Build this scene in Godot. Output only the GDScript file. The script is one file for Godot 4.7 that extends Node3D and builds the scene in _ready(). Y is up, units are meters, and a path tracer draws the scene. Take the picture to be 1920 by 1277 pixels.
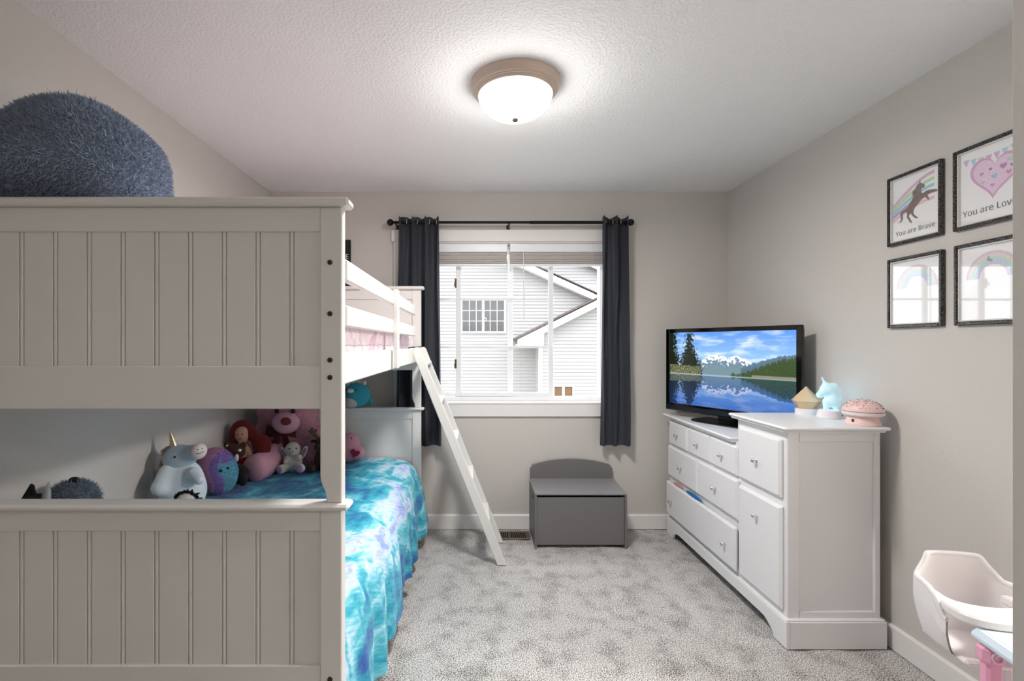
extends Node3D
# A child's bedroom: camera and light first, then the room shell, then the things in it.
# Camera model: eye at (0, 1.334, 0) looking along -z; 910 pixels focal length; vanishing point at pixel (887, 646).

const BACK := -3.52
const LEFT := -1.469
const RIGHT := 1.848
const TOP := 2.44
const FRONT := -0.60

var ORG := Vector3.ZERO
var M := {}


class MB:
	var v := PackedVector3Array()
	var n := PackedVector3Array()
	var t := PackedVector2Array()
	var c := PackedColorArray()

	func tri(a: Vector3, b: Vector3, d: Vector3, na: Vector3, nb: Vector3, nd: Vector3, ua := Vector2.ZERO, ub := Vector2.ZERO, ud := Vector2.ZERO) -> void:
		v.append(a); v.append(d); v.append(b)
		n.append(na); n.append(nd); n.append(nb)
		t.append(ua); t.append(ud); t.append(ub)

	func flat(a: Vector3, b: Vector3, d: Vector3, ua := Vector2.ZERO, ub := Vector2.ZERO, ud := Vector2.ZERO) -> void:
		var m := (b - a).cross(d - a).normalized()
		tri(a, b, d, m, m, m, ua, ub, ud)

	func quad(a: Vector3, b: Vector3, d: Vector3, e: Vector3) -> void:
		flat(a, b, d, Vector2(0, 1), Vector2(1, 1), Vector2(1, 0))
		flat(a, d, e, Vector2(0, 1), Vector2(1, 0), Vector2(0, 0))

	# chamfered box
	func box(at: Vector3, size: Vector3, bev := 0.003, b := Basis.IDENTITY) -> void:
		var h := size * 0.5
		var k := minf(bev, minf(h.x, minf(h.y, h.z)) * 0.9)
		if k <= 0.0:
			for ax in 3:
				for s in [-1.0, 1.0]:
					var u := (ax + 1) % 3
					var w := (ax + 2) % 3
					var q := []
					for cc in [[-1, -1], [1, -1], [1, 1], [-1, 1]]:
						var p := Vector3.ZERO
						p[ax] = s * h[ax]
						p[u] = cc[0] * h[u]
						p[w] = cc[1] * h[w]
						q.append(at + b * p)
					if s > 0: quad(q[0], q[1], q[2], q[3])
					else: quad(q[3], q[2], q[1], q[0])
			return
		var P := func(sx: float, sy: float, sz: float, ax: int) -> Vector3:
			var p := Vector3(sx * (h.x - k), sy * (h.y - k), sz * (h.z - k))
			p[ax] += k * [sx, sy, sz][ax]
			return at + b * p
		for ax in 3:
			var u := (ax + 1) % 3
			var w := (ax + 2) % 3
			for s in [-1.0, 1.0]:
				var q := []
				for cc in [[-1.0, -1.0], [1.0, -1.0], [1.0, 1.0], [-1.0, 1.0]]:
					var sg := [0.0, 0.0, 0.0]
					sg[ax] = s; sg[u] = cc[0]; sg[w] = cc[1]
					q.append(P.call(sg[0], sg[1], sg[2], ax))
				if s > 0: quad(q[0], q[1], q[2], q[3])
				else: quad(q[3], q[2], q[1], q[0])
			# edges along axis ax, between faces u and w
			for su in [-1.0, 1.0]:
				for sw in [-1.0, 1.0]:
					var e := []
					for g in [[-1.0, u], [1.0, u], [1.0, w], [-1.0, w]]:
						var sg := [0.0, 0.0, 0.0]
						sg[ax] = g[0]; sg[u] = su; sg[w] = sw
						e.append(P.call(sg[0], sg[1], sg[2], g[1]))
					var m: Vector3 = (e[1] - e[0]).cross(e[2] - e[0])
					var o := Vector3.ZERO
					o[u] = su; o[w] = sw
					if m.dot(b * o) > 0: quad(e[0], e[1], e[2], e[3])
					else: quad(e[3], e[2], e[1], e[0])
		for sx in [-1.0, 1.0]:
			for sy in [-1.0, 1.0]:
				for sz in [-1.0, 1.0]:
					var a: Vector3 = P.call(sx, sy, sz, 0)
					var d: Vector3 = P.call(sx, sy, sz, 1)
					var e: Vector3 = P.call(sx, sy, sz, 2)
					if (d - a).cross(e - a).dot(b * Vector3(sx, sy, sz)) > 0: flat(a, d, e)
					else: flat(a, e, d)

	# box from two corners
	func span(lo: Vector3, hi: Vector3, bev := 0.003) -> void:
		box((lo + hi) * 0.5, hi - lo, bev)

	# surface of revolution: prof = [[r, y], ...] from bottom to top
	func lathe(prof: Array, at := Vector3.ZERO, segs := 32, b := Basis.IDENTITY, sharp := 0.75, sweep := TAU) -> void:
		var m := prof.size()
		var fn := []
		for i in m - 1:
			var d := Vector2(prof[i + 1][0] - prof[i][0], prof[i + 1][1] - prof[i][1])
			fn.append(Vector2(d.y, -d.x).normalized())
		for i in m - 1:
			var n0: Vector2 = fn[i]
			var n1: Vector2 = fn[i]
			if i > 0 and fn[i - 1].dot(fn[i]) > sharp: n0 = (fn[i - 1] + fn[i]).normalized()
			if i < m - 2 and fn[i + 1].dot(fn[i]) > sharp: n1 = (fn[i + 1] + fn[i]).normalized()
			for s in segs:
				var a0 := sweep * s / segs
				var a1 := sweep * (s + 1) / segs
				var d0 := Vector3(cos(a0), 0, -sin(a0))
				var d1 := Vector3(cos(a1), 0, -sin(a1))
				var p00: Vector3 = at + b * (d0 * prof[i][0] + Vector3.UP * prof[i][1])
				var p10: Vector3 = at + b * (d1 * prof[i][0] + Vector3.UP * prof[i][1])
				var p01: Vector3 = at + b * (d0 * prof[i + 1][0] + Vector3.UP * prof[i + 1][1])
				var p11: Vector3 = at + b * (d1 * prof[i + 1][0] + Vector3.UP * prof[i + 1][1])
				var q00: Vector3 = b * (d0 * n0.x + Vector3.UP * n0.y)
				var q10: Vector3 = b * (d1 * n0.x + Vector3.UP * n0.y)
				var q01: Vector3 = b * (d0 * n1.x + Vector3.UP * n1.y)
				var q11: Vector3 = b * (d1 * n1.x + Vector3.UP * n1.y)
				if prof[i][0] > 1e-6: tri(p00, p10, p11, q00, q10, q11)
				if prof[i + 1][0] > 1e-6: tri(p00, p11, p01, q00, q11, q01)

	# tube along points
	func tube(pts: Array, r, segs := 10, caps := true) -> void:
		var m := pts.size()
		var rings := []
		var dirs := []
		var ref := Vector3.UP
		for i in m:
			var d: Vector3 = (pts[mini(i + 1, m - 1)] - pts[maxi(i - 1, 0)]).normalized()
			dirs.append(d)
			if i == 0:
				ref = Vector3.UP if absf(d.y) < 0.9 else Vector3.RIGHT
			ref = (ref - d * ref.dot(d)).normalized()
			var s := d.cross(ref)
			var rad: float = r[i] if r is Array else r
			var ring := []
			for k in segs:
				var a := TAU * k / segs
				ring.append([pts[i] + (ref * cos(a) + s * sin(a)) * rad, ref * cos(a) + s * sin(a)])
			rings.append(ring)
		for i in m - 1:
			for k in segs:
				var k1 := (k + 1) % segs
				var a: Array = rings[i][k]
				var b: Array = rings[i][k1]
				var d: Array = rings[i + 1][k1]
				var e: Array = rings[i + 1][k]
				tri(a[0], b[0], d[0], a[1], b[1], d[1])
				tri(a[0], d[0], e[0], a[1], d[1], e[1])
		if caps:
			for k in segs:
				var k1 := (k + 1) % segs
				flat(pts[0], rings[0][k1][0], rings[0][k][0])
				flat(pts[m - 1], rings[m - 1][k][0], rings[m - 1][k1][0])

	# extruded polygon: poly in (x, y), from z = 0 to z = depth, placed by xf
	func prism(poly: PackedVector2Array, depth: float, xf := Transform3D.IDENTITY, bev := 0.0) -> void:
		var pl := poly
		if Geometry2D.is_polygon_clockwise(pl):
			pl = pl.duplicate()
			pl.reverse()
		var inner := pl
		if bev > 0.0:
			inner = PackedVector2Array()
			var m := pl.size()
			for i in m:
				var d0 := (pl[i] - pl[(i + m - 1) % m]).normalized()
				var d1 := (pl[(i + 1) % m] - pl[i]).normalized()
				var n0 := Vector2(-d0.y, d0.x)
				var n1 := Vector2(-d1.y, d1.x)
				var h := (n0 + n1).normalized()
				inner.append(pl[i] + h * bev / maxf(0.35, h.dot(n0)))
		var ix := Geometry2D.triangulate_polygon(inner)
		for k in range(0, ix.size(), 3):
			var a := inner[ix[k]]
			var b := inner[ix[k + 1]]
			var d := inner[ix[k + 2]]
			if (b - a).cross(d - a) < 0:
				var s := b
				b = d
				d = s
			flat(xf * Vector3(a.x, a.y, depth), xf * Vector3(b.x, b.y, depth), xf * Vector3(d.x, d.y, depth), a, b, d)
			flat(xf * Vector3(a.x, a.y, 0), xf * Vector3(d.x, d.y, 0), xf * Vector3(b.x, b.y, 0), a, d, b)
		for i in pl.size():
			var j := (i + 1) % pl.size()
			var z0 := bev
			var z1 := depth - bev
			quad(xf * Vector3(pl[i].x, pl[i].y, z0), xf * Vector3(pl[j].x, pl[j].y, z0), xf * Vector3(pl[j].x, pl[j].y, z1), xf * Vector3(pl[i].x, pl[i].y, z1))
			if bev > 0.0:
				quad(xf * Vector3(pl[i].x, pl[i].y, z1), xf * Vector3(pl[j].x, pl[j].y, z1), xf * Vector3(inner[j].x, inner[j].y, depth), xf * Vector3(inner[i].x, inner[i].y, depth))
				quad(xf * Vector3(inner[i].x, inner[i].y, 0), xf * Vector3(inner[j].x, inner[j].y, 0), xf * Vector3(pl[j].x, pl[j].y, z0), xf * Vector3(pl[i].x, pl[i].y, z0))

	# grid of points P[j][i] with smooth normals; outward is (du x dv)
	func grid(P: Array, UV: Array = [], flip := false) -> void:
		var nv := P.size()
		var nu: int = P[0].size()
		var N := []
		for j in nv:
			var row := []
			for i in nu:
				var du: Vector3 = P[j][mini(i + 1, nu - 1)] - P[j][maxi(i - 1, 0)]
				var dv: Vector3 = P[mini(j + 1, nv - 1)][i] - P[maxi(j - 1, 0)][i]
				var m := du.cross(dv).normalized()
				row.append(-m if flip else m)
			N.append(row)
		for j in nv - 1:
			for i in nu - 1:
				var u0 := Vector2.ZERO; var u1 := Vector2.ZERO; var u2 := Vector2.ZERO; var u3 := Vector2.ZERO
				if UV.size():
					u0 = UV[j][i]; u1 = UV[j][i + 1]; u2 = UV[j + 1][i + 1]; u3 = UV[j + 1][i]
				if flip:
					tri(P[j][i], P[j + 1][i + 1], P[j][i + 1], N[j][i], N[j + 1][i + 1], N[j][i + 1], u0, u2, u1)
					tri(P[j][i], P[j + 1][i], P[j + 1][i + 1], N[j][i], N[j + 1][i], N[j + 1][i + 1], u0, u3, u2)
				else:
					tri(P[j][i], P[j][i + 1], P[j + 1][i + 1], N[j][i], N[j][i + 1], N[j + 1][i + 1], u0, u1, u2)
					tri(P[j][i], P[j + 1][i + 1], P[j + 1][i], N[j][i], N[j + 1][i + 1], N[j + 1][i], u0, u2, u3)

	# ellipsoid
	func ell(at: Vector3, r: Vector3, segs := 20, b := Basis.IDENTITY) -> void:
		var rows := segs / 2
		for j in rows:
			for i in segs:
				var q := []
				for cc in [[i, j], [i + 1, j], [i + 1, j + 1], [i, j + 1]]:
					var th: float = PI * cc[1] / rows - PI / 2
					var ph: float = TAU * cc[0] / segs
					var d := Vector3(cos(th) * cos(ph), sin(th), -cos(th) * sin(ph))
					q.append([at + b * (d * r), (b * (d / r)).normalized()])
				if j > 0: tri(q[0][0], q[1][0], q[2][0], q[0][1], q[1][1], q[2][1])
				if j < rows - 1: tri(q[0][0], q[2][0], q[3][0], q[0][1], q[2][1], q[3][1])

	func warp(f: Callable) -> void:
		for i in v.size():
			v[i] = f.call(v[i])
		# renew the normals by averaging face normals at equal places
		var acc := {}
		for i in range(0, v.size(), 3):
			var m := (v[i + 2] - v[i]).cross(v[i + 1] - v[i])
			for k in 3:
				var key := v[i + k].snapped(Vector3.ONE * 1e-5)
				acc[key] = acc.get(key, Vector3.ZERO) + m
		for i in v.size():
			n[i] = acc[v[i].snapped(Vector3.ONE * 1e-5)].normalized()

	func mesh(org: Vector3) -> ArrayMesh:
		var a := []
		a.resize(Mesh.ARRAY_MAX)
		var vv := v.duplicate()
		if org != Vector3.ZERO:
			for i in vv.size():
				vv[i] -= org
		a[Mesh.ARRAY_VERTEX] = vv
		a[Mesh.ARRAY_NORMAL] = n
		a[Mesh.ARRAY_TEX_UV] = t
		if c.size() == v.size() and c.size() > 0:
			a[Mesh.ARRAY_COLOR] = c
		var m := ArrayMesh.new()
		m.add_surface_from_arrays(Mesh.PRIMITIVE_TRIANGLES, a)
		return m


# smooth union of ellipsoids ["e", centre, radii, basis] and tapered capsules ["c", a, b, ra, rb], meshed as surface nets
func sdf_at(pr: Array, k: float, p: Vector3) -> float:
	var d := 1e9
	for q in pr:
		var e: float
		if q[0] == "e":
			var l: Vector3 = q[3] * (p - q[1])
			var k0: float = (l / q[2]).length()
			var k1: float = (l / (q[2] * q[2])).length()
			e = k0 * (k0 - 1.0) / maxf(k1, 1e-6) if k0 > 1e-4 else -minf(q[2].x, minf(q[2].y, q[2].z))
		else:
			var ab: Vector3 = q[2] - q[1]
			var h := clampf((p - q[1]).dot(ab) / ab.length_squared(), 0, 1)
			e = (p - q[1] - ab * h).length() - lerpf(q[3], q[4], h)
		if d > 1e8:
			d = e
		else:
			var g := maxf(k - absf(d - e), 0.0) / k
			d = minf(d, e) - g * g * k * 0.25
	return d


func blob(prims: Array, cell: float, k: float) -> MB:
	var pr := []
	var lo := Vector3.ONE * 1e9
	var hi := -lo
	for q in prims:
		if q[0] == "e":
			var b: Basis = q[3] if q.size() > 3 else Basis.IDENTITY
			pr.append(["e", q[1], q[2], b.inverse()])
			var r: float = maxf(q[2].x, maxf(q[2].y, q[2].z)) if q.size() > 3 else 0.0
			var rr: Vector3 = Vector3.ONE * r if q.size() > 3 else q[2]
			lo = lo.min(q[1] - rr); hi = hi.max(q[1] + rr)
		else:
			pr.append(q)
			lo = lo.min((q[1] - Vector3.ONE * q[3]).min(q[2] - Vector3.ONE * q[4]))
			hi = hi.max((q[1] + Vector3.ONE * q[3]).max(q[2] + Vector3.ONE * q[4]))
	lo -= Vector3.ONE * cell * 2.0
	hi += Vector3.ONE * cell * 2.0
	var N := Vector3i(((hi - lo) / cell).ceil()) + Vector3i.ONE
	var f := PackedFloat32Array()
	f.resize(N.x * N.y * N.z)
	var at := 0
	for z in N.z:
		for y in N.y:
			for x in N.x:
				f[at] = sdf_at(pr, k, lo + Vector3(x, y, z) * cell)
				at += 1
	var sx := 1
	var sy := N.x
	var sz := N.x * N.y
	var vid := {}
	var vs := PackedVector3Array()
	var ns := PackedVector3Array()
	var offs := [0, sx, sy, sx + sy, sz, sx + sz, sy + sz, sx + sy + sz]
	var edges := [[0, 1], [2, 3], [4, 5], [6, 7], [0, 2], [1, 3], [4, 6], [5, 7], [0, 4], [1, 5], [2, 6], [3, 7]]
	for z in N.z - 1:
		for y in N.y - 1:
			for x in N.x - 1:
				var i := x + y * sy + z * sz
				var neg := 0
				for o in offs:
					if f[i + o] < 0: neg += 1
				if neg == 0 or neg == 8:
					continue
				var s := Vector3.ZERO
				var cnt := 0
				for e in edges:
					var a := f[i + offs[e[0]]]
					var b := f[i + offs[e[1]]]
					if (a < 0) != (b < 0):
						var t := a / (a - b)
						var p0 := Vector3(e[0] & 1, (e[0] >> 1) & 1, e[0] >> 2)
						var p1 := Vector3(e[1] & 1, (e[1] >> 1) & 1, e[1] >> 2)
						s += p0.lerp(p1, t)
						cnt += 1
				var p := lo + (Vector3(x, y, z) + s / cnt) * cell
				vid[i] = vs.size()
				vs.append(p)
				var h := cell * 0.5
				ns.append(Vector3(sdf_at(pr, k, p + Vector3(h, 0, 0)) - sdf_at(pr, k, p - Vector3(h, 0, 0)), sdf_at(pr, k, p + Vector3(0, h, 0)) - sdf_at(pr, k, p - Vector3(0, h, 0)), sdf_at(pr, k, p + Vector3(0, 0, h)) - sdf_at(pr, k, p - Vector3(0, 0, h))).normalized())
	var mb := MB.new()
	for z in range(1, N.z - 1):
		for y in range(1, N.y - 1):
			for x in range(1, N.x - 1):
				var i := x + y * sy + z * sz
				for ax in 3:
					var st: int = [sx, sy, sz][ax]
					var u: int = [sy, sz, sx][ax]
					var w: int = [sz, sx, sy][ax]
					var a := f[i]
					var b := f[i + st]
					if (a < 0) == (b < 0):
						continue
					var q := [vid[i - u - w], vid[i - w], vid[i], vid[i - u]]
					if a >= 0: q.reverse()
					mb.tri(vs[q[0]], vs[q[1]], vs[q[2]], ns[q[0]], ns[q[1]], ns[q[2]])
					mb.tri(vs[q[0]], vs[q[2]], vs[q[3]], ns[q[0]], ns[q[2]], ns[q[3]])
	return mb


# --- nodes -------------------------------------------------------------------
var taken := {}

func numbered(called: String) -> String:
	var k: int = taken.get(called, 0)
	taken[called] = k + 1
	return called if k == 0 else "%s_%03d" % [called, k]


func thing(called: String, label: String, category: String, at := Vector3.ZERO, turn := 0.0, group := "", world := true) -> Node3D:
	var o := Node3D.new()
	o.name = numbered(called)
	add_child(o, true)
	o.position = at
	o.rotation.y = turn
	o.set_meta("label", label)
	o.set_meta("category", category)
	if group: o.set_meta("group", group)
	ORG = at if world else Vector3.ZERO
	return o


func part(parent: Node3D, called: String, mb: MB, m: Material, org = null) -> MeshInstance3D:
	var o := MeshInstance3D.new()
	o.name = called
	o.mesh = mb.mesh(ORG if org == null else org)
	o.material_override = m
	parent.add_child(o, true)
	return o


func struct(called: String, mb: MB, m: Material) -> MeshInstance3D:
	ORG = Vector3.ZERO
	var o := part(self, called, mb, m)
	o.set_meta("kind", "structure")
	return o


func struct_node(called: String) -> Node3D:
	var o := Node3D.new()
	o.name = called
	add_child(o, true)
	o.set_meta("kind", "structure")
	ORG = Vector3.ZERO
	return o


func mat(rgb: Color, rough := 0.6, metal := 0.0) -> StandardMaterial3D:
	var m := StandardMaterial3D.new()
	m.albedo_color = rgb
	m.roughness = rough
	m.metallic = metal
	return m


func relief(m: StandardMaterial3D, tex: Texture2D, scale_m: float, cm: float) -> StandardMaterial3D:
	m.uv1_triplanar = true
	m.uv1_world_triplanar = true
	m.uv1_scale = Vector3.ONE / scale_m
	m.heightmap_enabled = true
	m.heightmap_texture = tex
	m.heightmap_scale = cm
	return m


func noise(freq: float, oct := 3, seed_ := 1, type := FastNoiseLite.TYPE_SIMPLEX_SMOOTH) -> FastNoiseLite:
	var f := FastNoiseLite.new()
	f.seed = seed_
	f.frequency = freq
	f.noise_type = type
	f.fractal_octaves = oct
	if oct <= 1: f.fractal_type = FastNoiseLite.FRACTAL_NONE
	return f


func noise_tex(freq: float, size: int, oct := 3, seed_ := 1, ramp: Array = [], type := FastNoiseLite.TYPE_SIMPLEX_SMOOTH) -> ImageTexture:
	var im := noise(freq, oct, seed_, type).get_seamless_image(size, size)
	im.convert(Image.FORMAT_RGB8)
	if ramp.size():
		var g := Gradient.new()
		g.offsets = PackedFloat32Array(ramp.map(func(r): return r[0]))
		g.colors = PackedColorArray(ramp.map(func(r): return r[1]))
		var lut := []
		for i in 256: lut.append(g.sample(i / 255.0))
		var src := im.get_data()
		var dst := PackedByteArray()
		dst.resize(size * size * 3)
		for i in size * size:
			var cc: Color = lut[src[i * 3]]
			dst[i * 3] = int(cc.r * 255); dst[i * 3 + 1] = int(cc.g * 255); dst[i * 3 + 2] = int(cc.b * 255)
		im = Image.create_from_data(size, size, false, Image.FORMAT_RGB8, dst)
	return ImageTexture.create_from_image(im)


# short fur standing on a mesh: one "stuff" part
func fur(parent: Node3D, mb: MB, count: int, length: float, width: float, m: Material, seed_: int, lean := 0.6, keep = null, tinted := false) -> void:
	var rng := RandomNumberGenerator.new()
	rng.seed = seed_
	var cum := PackedFloat32Array()
	var total := 0.0
	for i in range(0, mb.v.size(), 3):
		total += (mb.v[i + 1] - mb.v[i]).cross(mb.v[i + 2] - mb.v[i]).length()
		cum.append(total)
	var blade := MB.new()
	var w := width
	var tip := Vector3(0.3 * length, length, 0)
	var ps := [Vector3(-w, 0, -w * 0.6), Vector3(w, 0, -w * 0.6), Vector3(0, 0, w)]
	for k in 3:
		blade.flat(ps[(k + 1) % 3], ps[k], tip)
	var mm := MultiMesh.new()
	mm.transform_format = MultiMesh.TRANSFORM_3D
	mm.use_colors = tinted
	mm.mesh = blade.mesh(Vector3.ZERO)
	var xs := []
	var cs := []
	for i in count:
		var r := rng.randf() * total
		var a := cum.bsearch(r)
		a = mini(a, cum.size() - 1) * 3
		var u := rng.randf()
		var q := rng.randf()
		if u + q > 1: u = 1 - u; q = 1 - q
		var p := mb.v[a] + (mb.v[a + 1] - mb.v[a]) * u + (mb.v[a + 2] - mb.v[a]) * q
		if keep != null and not keep.call(p): continue
		var nn := (mb.n[a] + Vector3(rng.randf() - 0.5, rng.randf() - 0.5, rng.randf() - 0.5) * lean).normalized()
		var t := nn.cross(Vector3(rng.randf() - 0.5, rng.randf() - 0.5, rng.randf() - 0.5)).normalized()
		var s := 0.7 + 0.6 * rng.randf()
		xs.append(Transform3D(Basis(t * s, nn * s, t.cross(nn) * s), p - ORG))
		if tinted: cs.append(mb.c[a])
	mm.instance_count = xs.size()
	for i in xs.size(): mm.set_instance_transform(i, xs[i])
	for i in cs.size(): mm.set_instance_color(i, cs[i])
	var o := MultiMeshInstance3D.new()
	o.name = "fur"
	o.multimesh = mm
	o.material_override = m
	o.set_meta("kind", "stuff")
	parent.add_child(o, true)


func px(u: float, v: float, d: float) -> Vector3:
	return Vector3((u - 887.0) * d / 910.0, 1.334 - (v - 646.0) * d / 910.0, -d)


func _ready() -> void:
	# --- camera
	var cam := Camera3D.new()
	cam.name = "camera"
	cam.projection = Camera3D.PROJECTION_FRUSTUM
	cam.near = 0.05
	cam.far = 120.0
	cam.size = 1277.0 / 910.0 * cam.near
	cam.frustum_offset = Vector2(73.0, 7.5) / 910.0 * cam.near
	add_child(cam)
	cam.position = Vector3(0, 1.334, 0)
	# --- sky: an even bright overcast
	var sm := ProceduralSkyMaterial.new()
	sm.sky_top_color = Color(0.96, 0.975, 1.0)
	sm.sky_horizon_color = Color(0.965, 0.98, 1.0)
	sm.ground_bottom_color = Color(0.42, 0.42, 0.42)
	sm.ground_horizon_color = Color(0.5, 0.5, 0.5)
	sm.sky_energy_multiplier = 1.82
	sm.ground_energy_multiplier = 1.0
	var sky := Sky.new()
	sky.sky_material = sm
	var env := Environment.new()
	env.background_mode = Environment.BG_SKY
	env.sky = sky
	env.tonemap_mode = Environment.TONE_MAPPER_LINEAR
	env.tonemap_exposure = 1.32
	env.sdfgi_enabled = true
	env.ssao_enabled = true
	env.ssil_enabled = true
	var we := WorldEnvironment.new()
	we.name = "environment"
	we.environment = env
	add_child(we)
	make_materials()
	room_shell()
	window_unit()
	neighbour_house()
	ceiling_lamp(Vector3(0.179, TOP, -2.06), "flush ceiling lamp with brushed bronze rim and frosted glass bowl", 2.3, 0.24)
	ceiling_lamp(Vector3(-0.05, TOP, 0.62), "added fill lamp on the closet ceiling, out of view", 0.5, 0.06)  # unseen lamp, added to brighten the bed's footboard from behind the camera
	ceiling_lamp(Vector3(3.30, TOP, -1.02), "added fill lamp in a made-up hallway, out of view", 0.6, 4.5)  # unseen lamp, added to throw low side light under the upper bunk
	bunk_bed()
	ladder()
	bedding()
	dresser()
	television()
	toy_box()
	curtains()
	blinds()
	pictures()
	shelf_things()
	high_chair()
	floor_vent()
	plush_toys()


func make_materials() -> void:
	var fine := noise_tex(0.06, 512, 3, 5)
	var peel := noise_tex(0.03, 512, 3, 8)
	M.wall = relief(mat(Color(0.80, 0.78, 0.76), 0.85), peel, 0.35, 0.03)
	M.ceiling = relief(mat(Color(0.93, 0.93, 0.93), 0.9), noise_tex(0.035, 512, 2, 3, [[0.0, Color.BLACK], [0.45, Color(0.1, 0.1, 0.1)], [0.62, Color.WHITE], [1.0, Color.WHITE]]), 0.30, 0.085)
	M.trim = mat(Color(0.92, 0.91, 0.90), 0.45)
	M.white_paint = relief(mat(Color(0.90, 0.89, 0.875), 0.42), fine, 0.5, 0.012)
	M.dresser = relief(mat(Color(0.91, 0.905, 0.91), 0.4), fine, 0.5, 0.01)
	M.vinyl = mat(Color(0.93, 0.94, 0.95), 0.35)
	M.chrome = mat(Color(0.9, 0.9, 0.92), 0.12, 1.0)
	M.bolt = mat(Color(0.36, 0.30, 0.24), 0.35, 0.9)
	M.black_metal = mat(Color(0.03, 0.03, 0.035), 0.4, 0.5)
	M.pane = mat(Color(1, 1, 1, 0.04), 0.02)
	M.pane.transparency = BaseMaterial3D.TRANSPARENCY_ALPHA
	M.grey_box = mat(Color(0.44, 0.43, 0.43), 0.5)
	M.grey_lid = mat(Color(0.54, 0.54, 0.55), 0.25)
	# carpet: short cut pile, light and dark yarns mixed
	M.carpet = mat(Color(1, 1, 1), 0.95)
	M.carpet.albedo_texture = carpet_image()
	relief(M.carpet, noise_tex(0.20, 1024, 2, 22), 2.0, 0.5)
	M.curtain = relief(mat(Color(0.20, 0.21, 0.245), 0.75), noise_tex(0.2, 512, 2, 4), 0.1, 0.02)
	M.curtain.rim_enabled = true
	M.curtain.rim = 0.3


func carpet_image() -> ImageTexture:
	# flecked yarn; in trodden marks more of the dark yarn shows between the tufts
	var size := 1536
	var fine := noise(0.20, 2, 21).get_seamless_image(size, size)
	var marks := noise(0.0085, 3, 27).get_seamless_image(size, size)
	fine.convert(Image.FORMAT_L8)
	marks.convert(Image.FORMAT_L8)
	var g := Gradient.new()
	g.offsets = PackedFloat32Array([0.0, 0.34, 0.46, 0.60, 1.0])
	g.colors = PackedColorArray([Color(0.20, 0.193, 0.19), Color(0.38, 0.37, 0.362), Color(0.71, 0.698, 0.686), Color(0.85, 0.838, 0.825), Color(0.95, 0.94, 0.93)])
	var lut := []
	for i in 512: lut.append(g.sample(clampf((i - 128) / 255.0, 0, 1)))
	var a := fine.get_data()
	var b := marks.get_data()
	var dst := PackedByteArray()
	dst.resize(size * size * 3)
	for i in size * size:
		var k := a[i] + 128 + mini(int((b[i] - 128) * 0.27) + 4, 10)
		var cc: Color = lut[clampi(k, 0, 511)]
		dst[i * 3] = int(cc.r * 255); dst[i * 3 + 1] = int(cc.g * 255); dst[i * 3 + 2] = int(cc.b * 255)
	return ImageTexture.create_from_image(Image.create_from_data(size, size, false, Image.FORMAT_RGB8, dst))


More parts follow.
